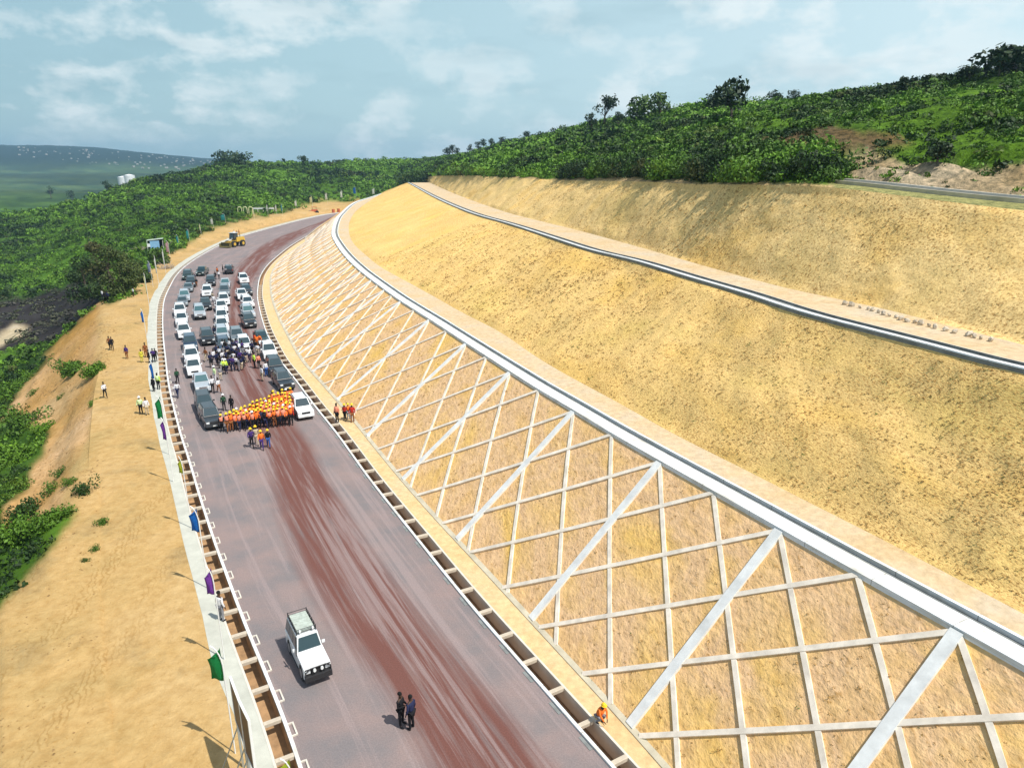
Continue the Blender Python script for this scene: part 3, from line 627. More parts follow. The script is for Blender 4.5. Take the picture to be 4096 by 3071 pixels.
tag(bushes('burnt_scrub',P-[0,0,.35],sc_,col,PRO,4,zs=.7),'charred dark scrub on the burnt slope left of the sandy fill','scrub',kind='stuff')
P,r,c=pick(Xg,Yg,Zg,okl2&(Yg<=80)&(PYy>=1075),900,rng); sc_=.25+.4*rng.random(len(P))
tag(bushes('grass_tufts',P-[0,0,.1],sc_,bcol(P,rng,12,4,.2),TUFT,13),'low green grass growing along the long gully at the lower left','grass',kind='stuff')
P,r,c=pick(Xg,Yg,Zg,okl2&(Yg>100),15000,rng,wt=1/(Yg**1.3)); sc_=(.35+.55*rng.random(len(P)))*np.clip(P[:,1]/170,.8,1.8)
tag(bushes('ground_cover',P-[0,0,.15],sc_,bcol(P,rng,26,7,.18),TUFT,14),'bright green grass and low growth between the shrubs left of the road','plants',kind='stuff')
# right hill
okr=(~bank)&(~pre)&(~edge)&(PXh<2600)&(dY>1.5)&(q*np.ones_like(Xh)<1.12)
den=np.where(brown,.38,1.)*dens(Xh,Yh,18,.25)
P,r,c=pick(Xh,Yh,Zh,okr,15000,rng,wt=den/(Yh**.9)); base_=vnoise(P[:,0],P[:,1],25,71)
sc_=(.45+1.15*rng.random(len(P))**2)*np.clip(P[:,1]/140,.7,1.8)
tag(bushes('shrubland',P-[0,0,.25],sc_,bcol(P,rng,22,5,.12),PRO,5),'mass of bright green bushes covering the hill above the cutting','shrubs',kind='stuff')
P,r,c=pick(Xh,Yh,Zh,okr,13000,rng,wt=den/(Yh**1.9)); sc_=(.25+.5*rng.random(len(P)))*np.clip(P[:,1]/100,.8,1.8)
tag(bushes('ground_cover',P-[0,0,.1],sc_,bcol(P,rng,22,5,.25),TUFT,15),'fresh green low growth between the bushes on the hill above the cutting','plants',kind='stuff')
P,r,c=pick(Xh,Yh,Zh,bank,90,rng); sc_=.25+.7*rng.random(len(P))**2
tag(bushes('bank_scrub',P-[0,0,.1],sc_,bcol(P,rng,6,3,-.1),PRO,16),'dark scrub dotted over the eroded pink bank','scrub',kind='stuff')
# dark hedge of bigger bushes just behind the upper slope
oke=okr&(dY<11)&(PXh>1220)&(PXh<1830)
P,r,c=pick(Xh,Yh,Zh,oke,420,rng); sc_=1.0+1.1*rng.random(len(P))
tag(bushes('hedge_shrubs',P-[0,0,.2],sc_,bcol(P,rng,10,4,-.45),PROH,6),'dark dense bushes in a band along the top edge of the upper yellow slope','shrubs',kind='stuff')

# clods and dry tufts on the cut faces (uncountable)
CLOD=[bush_proto(9,s+90,leaf=.55,flat=.6) for s in range(4)]
def on_rows(rows,n,g,ymax,edge=.02,pw=0.):
    A=np.stack(rows,0); X,Y,Z=A[...,0],A[...,1],A[...,2]; ok=(Y>4)&(Y<ymax); v_=np.linspace(0,1,len(rows))[:,None]; ok=ok&(v_>edge)&(v_<1-edge)
    pat=np.clip(.8+.5*vnoise(X,Y,11,95),.3,1)*np.clip(.6+1.0*vnoise(X,Y,1.7,96),.15,1)
    return pick(X,Y,Z,ok,n,g,wt=pat/np.maximum(Y,20)**pw)[0]
for rows_,n_,ym,nm,lab,pw in ((RS2,36000,120,'soil_clods','brown clods and dry tufts speckling the middle yellow slope',1.7),(RS3,26000,150,'soil_clods','brown clods and dry tufts speckling the upper yellow slope',1.6),(RS1,7000,90,'soil_clods','dark clods in the earth panels between the lattice beams',.6)):
    P=on_rows(rows_,n_,rng,ym,pw=pw); t=rng.random((len(P),1))**2; cc_=np.array([[.46,.28,.085]])*(1-t)+np.array([[.17,.10,.03]])*t; grn=rng.random(len(P))<.04; cc_[grn]=[.08,.13,.02]
    sc_=(.04+.08*rng.random(len(P))**2)*np.clip(P[:,1]/50,.8,1.4)*(.8 if rows_ is RS1 else 1); tag(bushes(nm,P-[0,0,.02],sc_,cc_,CLOD,21,zs=.5),lab,'clods',kind='stuff')
P,r,c=pick(Xg,Yg,Zg,sand&(dl>3)&(Yg<110),9000,rng,wt=np.clip(.3+1.5*vnoise(Xg,Yg,5,97),.03,1)/Yg**.7); t=rng.random((len(P),1)); tag(bushes('soil_clods',P,(.03+.06*rng.random(len(P))**2)*np.clip(P[:,1]/40,.8,1.6),np.array([[.40,.25,.09]])*(1-t)+np.array([[.26,.16,.07]])*t,CLOD,23,zs=.5),'small clods and trampled crumbs on the sandy plateau','clods',kind='stuff')
okc=okr&(abs(q*np.ones_like(Xh)-1)<.10)&(PXh>1080)&(PXh<2300)
P,r,c=pick(Xh,Yh,Zh,okc,420,rng); sc_=(.8+1.5*rng.random(len(P))**2)*np.clip(P[:,1]/180,.8,1.6)
tag(bushes('crest_thicket',P-[0,0,.3],sc_,bcol(P,rng,30,10,-.1),PROH,17,zs=1.15),'continuous band of rounded thicket along the skyline of the right hill','thicket',kind='stuff')
# air: pale haze that turns the far hills blue
bm=bmesh.new(); bmesh.ops.create_cube(bm,size=1); bmesh.ops.scale(bm,vec=(9000,5600,196),verts=bm.verts)
m=bpy.data.materials.new('haze_air'); m.use_nodes=True; nt=m.node_tree; nt.nodes.clear(); o1=nt.nodes.new('ShaderNodeOutputMaterial'); pv=nt.nodes.new('ShaderNodeVolumePrincipled')
pv.inputs['Color'].default_value=(.46,.75,1,1); pv.inputs['Density'].default_value=.00016; pv.inputs['Anisotropy'].default_value=.2; nt.links.new(pv.outputs[0],o1.inputs['Volume'])
hz_=obj('haze',bm,m); hz_.location=(0,2000,-49+98); tag(hz_,kind='stuff',label='thin pale blue haze over the far hills',cat='haze')
# ------------------------------------------------------------- vehicles
def paint(name,col,r=.28): return simple(name,col,r,0,.5,.6)
V={'white':paint('white_paint',(.78,.80,.81)),'dark':paint('black_paint',(.030,.036,.042)),'green':paint('dark_green_paint',(.03,.055,.05)),'silver':paint('silver_paint',(.42,.46,.50)),'blue':paint('dark_blue_paint',(.025,.05,.09)),'grey':paint('grey_paint',(.16,.19,.21)),'yellow':paint('machine_yellow',(.62,.40,.05),.5),'red':paint('machine_orange',(.50,.12,.04),.6)}
GLASS=simple('tinted_glass',(.02,.045,.055),.06,0,.8,.3); GLIT=simple('pale_glass',(.05,.12,.13),.08,0,.8,.3)
TYRE=simple('tyre_rubber',(.02,.02,.02),.85); RIM=simple('rim_metal',(.45,.45,.46),.35,.8); BLK=simple('black_plastic',(.02,.02,.022),.6); CHR=simple('chrome',(.6,.6,.6),.2,.9)
LAMP=simple('lamp_glass',(.75,.78,.78),.1,0,.8); RLAMP=simple('red_lamp_glass',(.35,.02,.02),.2); LOAD=simple('grey_green_tarp',(.40,.45,.40),.9,var=.2,scale=4); PLATE=simple('number_plate',(.7,.7,.66),.5)
SEAT=simple('seat_grey',(.12,.12,.12),.9)
def bxm(items,bev=.0,taper=None):
    bm=bmesh.new()
    for (cx,cy,cz,sx,sy,sz) in items:
        r=bmesh.ops.create_cube(bm,size=1); bmesh.ops.scale(bm,vec=(sx,sy,sz),verts=r['verts']); bmesh.ops.translate(bm,vec=(cx,cy,cz),verts=r['verts'])
    if bev: bmesh.ops.bevel(bm,geom=bm.edges[:],offset=bev,segments=2,affect='EDGES',profile=.7)
    return bm
def cyl(r,h,seg=20,axis='Y',c=(0,0,0),r2=None,bm=None):
    bm=bm or bmesh.new(); g=bmesh.ops.create_cone(bm,cap_ends=True,segments=seg,radius1=r,radius2=r if r2 is None else r2,depth=h)
    if axis=='Y': bmesh.ops.rotate(bm,verts=g['verts'],matrix=Matrix.Rotation(R(90),3,'X'))
    if axis=='X': bmesh.ops.rotate(bm,verts=g['verts'],matrix=Matrix.Rotation(R(90),3,'Y'))
    bmesh.ops.translate(bm,vec=c,verts=g['verts']); return bm
def tube(pts,r,bm=None,seg=6):
    bm=bm or bmesh.new()
    for a,b in zip(pts[:-1],pts[1:]):
        a,b=Vector(a),Vector(b); d=b-a; g=bmesh.ops.create_cone(bm,cap_ends=True,segments=seg,radius1=r,radius2=r,depth=d.length+r)
        bmesh.ops.rotate(bm,verts=g['verts'],matrix=d.to_track_quat('Z','Y').to_matrix()); bmesh.ops.translate(bm,vec=(a+b)/2,verts=g['verts'])
    return bm
def hull(points,bev=0):
    bm=bmesh.new(); vs=[bm.verts.new(p) for p in points]; g=bmesh.ops.convex_hull(bm,input=vs)
    bmesh.ops.dissolve_limit(bm,angle_limit=R(3),verts=bm.verts,edges=bm.edges)
    if bev: bmesh.ops.bevel(bm,geom=bm.edges[:],offset=bev,segments=2,affect='EDGES',profile=.7)
    return bm
def merge(a,b):
    me=bpy.data.meshes.new('t'); b.to_mesh(me); b.free(); a.from_mesh(me); bpy.data.meshes.remove(me); return a
def pane(q,th=.012,ins=.05,off_=.012):
    """thin glass slab on quad q (outer face ccw), inset and set slightly proud"""
    q=[Vector(p) for p in q]; c=sum(q,Vector())/4; n=(q[1]-q[0]).cross(q[3]-q[0]).normalized()
    if n.dot(c-Vector((0,0,1.2)))<0: n=-n
    q=[p+(c-p).normalized()*ins for p in q]; bm=bmesh.new()
    a=[bm.verts.new(p+n*off_) for p in q]; b=[bm.verts.new(p+n*(off_-th)) for p in q]
    bm.faces.new(a); bm.faces.new(b[::-1])
    for i in range(4): bm.faces.new((a[i],a[(i+1)%4],b[(i+1)%4],b[i]))
    bmesh.ops.recalc_face_normals(bm,faces=bm.faces); return bm
def lerp(a,b,t): return tuple(x+(y-x)*t for x,y in zip(a,b))
def make_car(kind,pm,name,rack=False,bull=False,glass=GLASS,flood=False):
    t=empty(name,(0,0,0))
    if kind=='pickup': L,W,HH,zh,zb,xw,xrf,xrr,xrb,cl=5.25,1.84,1.80,1.08,1.12,.95,.30,-.85,-1.15,.40
    elif kind=='saloon': L,W,HH,zh,zb,xw,xrf,xrr,xrb,cl=4.6,1.80,1.48,.92,.98,.85,.15,-1.1,-1.75,.26
    elif kind=='boxy': L,W,HH,zh,zb,xw,xrf,xrr,xrb,cl=4.9,1.84,1.98,1.16,1.22,.72,.42,-2.22,-2.38,.42
    else: L,W,HH,zh,zb,xw,xrf,xrr,xrb,cl=4.85,1.90,1.86,1.10,1.16,.95,.25,-2.0,-2.32,.36
    fx,rx=L/2-.88,-L/2+(1.15 if kind=='pickup' else .98); wr=.40 if kind!='saloon' else .34; wr=wr+.04*bull; ar=wr+.09
    P=[(L/2-.12,cl),(L/2,cl+.18),(L/2-.02,zh-.32),(L/2-.12,zh-.10),(xw,zh)]
    if kind=='pickup': P+=[(xrb,zb),(xrb-.02,1.08),(-L/2,1.08),(-L/2,.5),(-L/2+.08,cl)]
    else: P+=[(xrb+.1,zb),(-L/2+.02,zb-.06),(-L/2,cl+.2),(-L/2+.1,cl)]
    for X in (rx,fx):
        for a in range(0,181,20): P.append((X-ar*math.cos(R(a)),max(cl,wr*.9+ar*math.sin(R(a)))))
    bm=bmesh.new(); vs=[bm.verts.new((x,-W/2,z)) for x,z in P]; f=bm.faces.new(vs); g=bmesh.ops.extrude_face_region(bm,geom=[f])
    ex=[v for v in g['geom'] if isinstance(v,bmesh.types.BMVert)]; bmesh.ops.translate(bm,vec=(0,W,0),verts=ex); bmesh.ops.recalc_face_normals(bm,faces=bm.faces)
    ed=[e for e in bm.edges if abs(e.verts[0].co.y-e.verts[1].co.y)<.01 and min(v.co.z for v in e.verts)>wr*1.0+.1 and max(v.co.z for v in e.verts)>zh-.4]
    bmesh.ops.bevel(bm,geom=ed,offset=.07,segments=2,affect='EDGES',profile=.6)
    wi,wt_=W/2-.04,W/2-.20; lo=zb-.06
    B=[(xw+.02,lo),(xrb,lo)]; T=[(xrf,HH),(xrr,HH)]
    pts=[(x,s*wi,z) for x,z in B for s in (-1,1)]+[(x,s*wt_,z-.02) for x,z in T for s in (-1,1)]
    cab=hull(pts,.05); merge(bm,cab)
    bmesh.ops.triangulate(bm,faces=[f for f in bm.faces if len(f.verts)>6])
    obj('body',bm,pm,t)
    zt=HH-.03; q=lambda x1,z1,y1,x2,z2,y2:None
    ws=[(xw+.02,-wi,lo+.04),(xw+.02,wi,lo+.04),(xrf,wt_,zt),(xrf,-wt_,zt)]; obj('windscreen',pane(ws,ins=.10,off_=.02),glass,t)
    rw=[(xrb,wi,lo+.05),(xrb,-wi,lo+.05),(xrr,-wt_,zt),(xrr,wt_,zt)]; obj('rear_window',pane(rw,ins=.14,off_=.02),glass,t)
    n=2 if kind in('pickup','saloon') else 3
    for s in (-1,1):
        a,b=(xw-.05,s*wi,lo+.08),(xrb+.05,s*wi,lo+.08); c,d=(xrf-.02,s*wt_,zt-.02),(xrr+.03,s*wt_,zt-.02)
        for k in range(n):
            t0,t1=k/n,(k+1)/n; qd=[lerp(a,b,t0),lerp(a,b,t1),lerp(c,d,t1),lerp(c,d,t0)]; obj('side_window',pane(qd,ins=.06,off_=.02),GLASS,t)
        obj('headlight',bxm([(L/2-(.06 if not bull else .0),s*(W/2-.24),zh-.27,.10,.34,.17)],.02),LAMP,t)
        obj('tail_light',bxm([(-L/2+.02,s*(W/2-.12),.95,.08,.14,.3)],.02),RLAMP,t)
        obj('mirror',bxm([(xw-.18,s*(W/2+.10),zb+.10,.10,.22,.16)],.02),pm,t)
        obj('door_handle',bxm([(.1,s*(W/2+.012),zb-.16,.16,.03,.03),(-.85,s*(W/2+.012),zb-.16,.16,.03,.03)]),CHR,t)
        obj('side_step',bxm([(0,s*(W/2-.02),cl-.02,1.8,.16,.05)],.01),BLK,t)
        for X in (fx,rx):
            w_=obj('wheel',cyl(wr,.25,22,c=(0,0,0)),TYRE,t); w_.location=(X,s*(W/2-.11),wr)
            r_=obj('rim',cyl(wr*.6,.02,12,c=(0,s*.132,0)),RIM,w_)
    obj('grille',bxm([(L/2-.02,0,zh-.28,.06,W-.95,.20)] if not bull else [(L/2+.0,0,zh-.30,.05,W-.12,.36)],.01),BLK if not flood else CHR,t)
    obj('front_bumper',bxm([(L/2+.02,0,cl+.14,.16,W-.06,.22)] if not bull else [(L/2+.08,0,cl+.12,.34,W-.02,.34)],.04),pm if kind!='boxy' else BLK,t)
    obj('rear_bumper',bxm([(-L/2-.02,0,cl+.12,.14,W-.1,.18)],.03),BLK,t)
    obj('number_plate',bxm([(L/2+.11,0,cl+.16,.02,.46,.11)]),PLATE,t)
    if kind=='pickup':
        obj('cargo_bed',bxm([((-L/2+xrb)/2,0,1.09,(L/2+xrb)-.22,W-.30,.02)]),BLK,t)
        bm=bxm([((-L/2+xrb)/2,s*(W/2-.06),1.12,(L/2+xrb)-.05,.10,.06) for s in(-1,1)]+[(-L/2+.05,0,1.12,.08,W-.1,.06)]); obj('bed_rail',bm,pm,t)
    else:
        for s in (-1,1): obj('roof_rail',bxm([((xrf+xrr)/2,s*(wt_-.06),HH+.05,abs(xrf-xrr)-.3,.04,.05)],.01),BLK,t)
    if rack:
        bm=bmesh.new(); x0,x1,y=xrf-.25,xrr+.12,wt_-.05
        for z in (HH+.10,HH+.26): tube([(x0,-y,z),(x0,y,z),(x1,y,z),(x1,-y,z),(x0,-y,z)],.022,bm)
        for k in range(6):
            X=x0+(x1-x0)*k/5
            for s in (-1,1): tube([(X,s*y,HH),(X,s*y,HH+.28)],.03,bm)
        obj('roof_rack',bm,BLK,t)
        bm=bxm([((x0+x1)/2,0,HH+.10,abs(x1-x0)-.12,2*y-.12,.07)],.03)
        for k in range(8): tube([(x0+(x1-x0)*(k+.5)/8,-y+.1,HH+.14),(x0+(x1-x0)*(k+.5)/8+.05,y-.1,HH+.14)],.03,bm)
        obj('roof_load',bm,LOAD,t)
        for s in (-.45,.45): obj('roof_lamp',cyl(.08,.08,12,'X',(x0+.08,s,HH+.2)),LAMP,t)
    if bull:
        bm=bmesh.new(); X=L/2+.14
        tube([(X,-.86,.62),(X,-.86,.95),(X,-.5,1.12),(X,.5,1.12),(X,.86,.95),(X,.86,.62),(X,-.86,.62)],.035,bm)
        tube([(X,-.4,.5),(X,-.4,1.12)],.03,bm); tube([(X,.4,.5),(X,.4,1.12)],.03,bm); obj('bull_bar',bm,BLK,t)
        for s in (-.25,.25): obj('spot_lamp',cyl(.1,.08,12,'X',(X+.04,s,.98)),LAMP,t)
        obj('snorkel',tube([(xw+.1,-W/2-.03,zh-.05),(xw+.05,-W/2-.03,zh+.12),(xrf+.05,-wt_-.1,HH+.05)],.04),BLK,t)
        obj('spare_wheel',cyl(.37,.22,20,'X',(-L/2-.12,.25,.98)),TYRE,t)
    return t
# road tangent -> heading (cars face the camera, i.e. towards decreasing arc)
def heading(p):
    i=int(np.argmin(np.hypot(EL[:,0]-p[0],EL[:,1]-p[1]))); i=min(max(i,12),len(EL)-13); d=EL[i-12]-EL[i+12]; return math.atan2(d[1],d[0])
hero=make_car('boxy',V['white'],'off_road_car',rack=True,bull=True,glass=GLASS)
tag(hero,'white off road car with loaded grey roof rack driving alone in the foreground','off road car')
hp0=pz(1222,2520,1.8); hero.location=(hp0[0],hp0[1],.005); hero.rotation_euler=(0,0,heading(hp0)-R(0)); hero.scale=(.70,.68,.90)
HDRO={'suv':1.86,'pickup':1.8,'boxy':1.98,'saloon':1.48}
protos={}
LANES={'leftmost':[(749,1078,'suv','green'),(762,1104,'suv','dark'),(752,1131,'saloon','grey'),(735,1157,'suv','silver'),(727,1184,'saloon','grey'),(716,1212,'suv','white'),(723,1248,'pickup','white'),(730,1290,'suv','white'),(755,1335,'suv','blue'),(759,1384,'suv','white'),(768,1432,'pickup','white'),(800,1492,'pickup','silver'),(808,1566,'suv','dark'),(832,1615,'suv','dark')],
'second':[(808,1065,'pickup','green'),(841,1100,'suv','dark'),(826,1139,'suv','white'),(819,1190,'pickup','dark'),(793,1216,'boxy','silver'),(823,1312,'suv','dark')],
'middle':[(914,1060,'suv','dark'),(899,1113,'pickup','silver'),(895,1137,'suv','grey'),(891,1171,'suv','white'),(881,1200,'pickup','white'),(881,1234,'suv','white'),(881,1266,'suv','white'),(882,1300,'boxy','silver'),(889,1345,'suv','blue')],
'fourth':[(941,1308,'suv','grey'),(969,1341,'suv','white')],
'rightmost':[(970,1092,'suv','white'),(980,1136,'suv','dark'),(963,1154,'pickup','white'),(983,1181,'boxy','white'),(984,1217,'suv','silver'),(987,1250,'suv','dark'),(1039,1322,'saloon','green'),(1068,1366,'suv','white'),(1091,1424,'suv','dark'),(1121,1476,'suv','dark'),(1193,1579,'suv','white')]}
ORD=['front','second','third','fourth','fifth','sixth','seventh','eighth','ninth','tenth','eleventh','twelfth','thirteenth','last']
NTH=ORD[:13]+['fourteenth','fifteenth','sixteenth','seventeenth','eighteenth','nineteenth']+['twentieth']+['twenty '+k for k in ('first','second','third','fourth','fifth','sixth','seventh','eighth','ninth')]+['thirtieth','thirty first','thirty second','thirty third']; NTH[0]='first'
CW={'white':'white','dark':'black','green':'dark green','silver':'silver grey','blue':'dark blue','grey':'grey'}
KW={'suv':'estate car','pickup':'pickup truck','boxy':'square off road car','saloon':'saloon car'}
KN={'suv':'parked_car','pickup':'pickup_truck','boxy':'off_road_car','saloon':'saloon_car'}
for ln_,lst in LANES.items():
    last=lst[::-1]
    for i,(x,y,k,c) in enumerate(last):
        first=(k,c) not in protos
        if first: protos[(k,c)]=make_car(k,V[c],KN[k],glass=GLIT if c=='silver' else GLASS,flood=(c in('silver',)))
        o=protos[(k,c)] if first else copy_tree(protos[(k,c)])
        sw=float(np.interp(y,[1080,1300,1620],[.94,.88,.79])); sh=min(1.,sw+.10)
        p=pz(x,y,HDRO[k]*sh); a=heading(p)
        if (x,y)==(914,1060): a+=math.pi
        if (x,y)==(808,1065): a-=.15
        if ln_=='rightmost' and y<1300: a+=.05
        # roof centre sits behind the car's middle
        ro={'suv':-.85,'pickup':-.28,'boxy':-.9,'saloon':-.45}[k]
        o.scale=(sw+.07,sw,sh); o.location=(p[0]-ro*math.cos(a),p[1]-ro*math.sin(a),.005); o.rotation_euler=(0,0,a+rng.normal()*.02)
        w_=ORD[i] if i<len(last)-1 else 'rearmost'
        tag(o,f'{CW[c]} {KW[k]}, {w_} in the {ln_} lane of the waiting convoy',KW[k].split(' ',1)[1] if k!='boxy' else 'off road car',group='vehicles waiting in lanes on the road')
        o['category']={'suv':'car','pickup':'pickup truck','boxy':'off road car','saloon':'car'}[k]
# ------------------------------------------------------------- wheel loader
ld=empty('wheel_loader',(0,0,0)); tag(ld,'yellow wheel loader with its wide bucket lowered on the far part of the road','wheel loader')
Yp=V['yellow']
obj('body',bxm([(-1.6,0,1.75,2.8,1.7,1.1),(-2.7,0,1.35,.6,1.9,.9),(.6,0,1.2,1.6,1.1,.7)],.08),Yp,ld)
cb=obj('cab',hull([(-.9,-.75,1.9),(-.9,.75,1.9),(.7,-.75,1.9),(.7,.75,1.9),(-.8,-.7,3.4),(-.8,.7,3.4),(.45,-.7,3.4),(.45,.7,3.4)],.05),BLK,ld)
obj('roof',bxm([(-.17,0,3.45,1.6,1.6,.12)],.04),V['white'],cb)
obj('windscreen',pane([(.7,-.7,2.05),(.7,.7,2.05),(.45,.65,3.35),(.45,-.65,3.35)],ins=.08,off_=.02),GLASS,cb)
for s in (-1,1): obj('side_window',pane([(-.85,s*.75,2.1),(.65,s*.75,2.1),(.42,s*.7,3.3),(-.78,s*.7,3.3)],ins=.1,off_=.02),GLASS,cb)
for s in (-1,1):
    obj('lift_arm',bxm([(1.7,s*.55,1.15,2.0,.18,.32)],.04),Yp,ld)
    for X in (1.1,-1.9):
        w_=obj('wheel',cyl(.78,.55,22),TYRE,ld); w_.location=(X,s*1.05,.78); obj('rim',cyl(.4,.02,14,c=(0,s*.285,0)),Yp,w_)
    obj('headlight',bxm([(1.35,s*.75,2.15,.12,.22,.18)],.02),LAMP,ld)
bm=bmesh.new(); pr=[(2.5,.15),(3.5,.12),(3.55,.2),(2.7,.32),(2.55,.75),(2.85,1.25),(2.75,1.3),(2.42,.8)]
vs=[bm.verts.new((x,-1.55,z)) for x,z in pr]; f=bm.faces.new(vs); g=bmesh.ops.extrude_face_region(bm,geom=[f]); bmesh.ops.translate(bm,vec=(0,3.1,0),verts=[v for v in g['geom'] if isinstance(v,bmesh.types.BMVert)])
merge(bm,bxm([(2.95,s*1.55,.6,.95,.05,.9) for s in(-1,1)])); bmesh.ops.recalc_face_normals(bm,faces=bm.faces); bmesh.ops.triangulate(bm,faces=bm.faces)
obj('bucket',bm,simple('worn_bucket',(.12,.10,.03),.7,var=.3),ld)
obj('exhaust',cyl(.07,.8,10,'Z',(-1.9,.4,2.6)),BLK,ld)
p=pz(905,992,0); ld.location=(p[0]+1.0,p[1]+3.5,0); ld.rotation_euler=(0,0,R(-112)); ld.scale=(1.15,)*3
# orange compactor and barrels at the far bend
rl=empty('road_roller',(0,0,0)); tag(rl,'small orange red road roller parked on sand beyond the far bend','road roller')
obj('body',bxm([(-.4,0,1.2,2.2,1.3,.9),(1.0,0,1.0,.8,1.2,.5)],.08),V['red'],rl); obj('canopy',bxm([(-.3,0,2.5,1.8,1.5,.1)],.03),V['red'],rl)
for x,y in ((.4,.6),(.4,-.6),(-1.0,.6),(-1.0,-.6)): obj('canopy_post',cyl(.04,1.1,6,'Z',(x,y,2.0)),BLK,rl)
obj('drum',cyl(.62,1.7,24,'Y',(1.5,0,.62)),simple('drum_steel',(.3,.2,.15),.5,.6),rl)
for s in (-1,1):
    w_=obj('wheel',cyl(.62,.4,20),TYRE,rl); w_.location=(-1.2,s*.75,.62)
p=pz(1255,856,0); rl.location=(p[0],p[1],.02); rl.rotation_euler=(0,0,R(200)); rl.scale=(1.3,)*3
for k,(x,y) in enumerate(((1334,852),(1355,850))):
    bm=cyl(.45,1.1,16,'Z',(0,0,.55)); cyl(.48,.06,16,'Z',(0,0,.35),bm=bm); cyl(.48,.06,16,'Z',(0,0,.75),bm=bm)
    o=obj('barrel',bm,V['red']); p=pz(x,y,0); o.location=(p[0],p[1],.03); o.scale=(1.6,1.6,1.6)
    tag(o,'orange red barrel at the far bend, '+('left of two' if k==0 else 'right of two')+' beside the white channel','barrel',group='barrels at the far bend')
# ------------------------------------------------------------- people
def skin(name,J,E,root=0,sub=1):
    me=bpy.data.meshes.new(name); me.from_pydata([j[:3] for j in J],E,[]); o=bpy.data.objects.new(name,me); C.objects.link(o)
    md=o.modifiers.new('s','SKIN'); md.use_smooth_shade=True
    for i,j in enumerate(J):
        r=j[3]; r=r if isinstance(r,tuple) else (r,r); me.skin_vertices[0].data[i].radius=r
        me.skin_vertices[0].data[i].use_root=(i==root)
    if sub: s_=o.modifiers.new('u','SUBSURF'); s_.levels=sub; s_.render_levels=sub
    dg=bpy.context.evaluated_depsgraph_get(); dg.update(); r=bpy.data.meshes.new_from_object(o.evaluated_get(dg)); r.name=name
    bpy.data.objects.remove(o); return r
def V3(*a): return np.array(a,float)
def pose(kind):
    """joints, facing +x. returns dict"""
    d={}
    hip=.93; lean=0.
    L={'hipL':V3(0,.10,hip-.03),'hipR':V3(0,-.10,hip-.03)}
    if kind=='stand': kn=[V3(.02,.11,.50),V3(.02,-.11,.50)]; an=[V3(-.02,.12,.09),V3(-.02,-.12,.09)]; el=[V3(-.03,.27,1.14),V3(-.03,-.27,1.14)]; wr=[V3(.06,.29,.90),V3(.06,-.29,.90)]
    elif kind=='walk': kn=[V3(.20,.10,.52),V3(-.04,-.10,.49)]; an=[V3(.26,.10,.09),V3(-.32,-.10,.17)]; el=[V3(-.14,.26,1.16),V3(.10,-.26,1.15)]; wr=[V3(-.12,.28,.92),V3(.28,-.24,1.00)]
    elif kind=='hold': kn=[V3(.03,.13,.50),V3(.0,-.12,.50)]; an=[V3(-.02,.16,.09),V3(.03,-.13,.09)]; el=[V3(.02,.27,1.14),V3(.02,-.27,1.14)]; wr=[V3(.26,.12,1.18),V3(.27,-.10,1.22)]
    elif kind=='phone': kn=[V3(.03,.12,.50),V3(.0,-.12,.50)]; an=[V3(.0,.14,.09),V3(-.03,-.13,.09)]; el=[V3(.16,.25,1.24),V3(-.05,-.28,1.14)]; wr=[V3(.32,.12,1.46),V3(-.02,-.30,.90)]
    elif kind=='crouch':
        hip=.42; kn=[V3(.38,.16,.50),V3(.34,-.16,.44)]; an=[V3(.10,.14,.09),V3(.02,-.14,.09)]; el=[V3(.36,.26,.70),V3(.36,-.26,.70)]; wr=[V3(.52,.12,.40),V3(.54,-.12,.38)]; lean=.22
    else: kn=[V3(.03,.12,.50),V3(.0,-.12,.50)]; an=[V3(.0,.13,.09),V3(.0,-.13,.09)]; el=[V3(.02,.42,1.50),V3(-.03,-.27,1.14)]; wr=[V3(.08,.44,1.76),V3(.04,-.29,.90)]
    b=hip-.93
    d['pel']=V3(0,0,hip); d['wa']=V3(lean*.4,0,hip+.17); d['ch']=V3(lean*.9,0,hip+.36); d['up']=V3(lean*1.1,0,hip+.48); d['nk']=V3(lean*1.3+.0,0,hip+.57); d['hd0']=V3(lean*1.5+.02,0,hip+.66); d['hd1']=V3(lean*1.6+.02,0,hip+.73); d['hd2']=V3(lean*1.6+.005,0,hip+.80)
    d['no']=V3(lean*1.6+.115,0,hip+.69)
    for i,s in enumerate((1,-1)):
        d[f'sh{i}']=V3(lean*1.05,s*.185,hip+.49); d[f'el{i}']=el[i]; d[f'wr{i}']=wr[i]; d[f'hp{i}']=V3(0,s*.095,hip-.05); d[f'kn{i}']=kn[i]; d[f'an{i}']=an[i]; d[f'to{i}']=an[i]+V3(.17,s*.02,-.055)
    return d
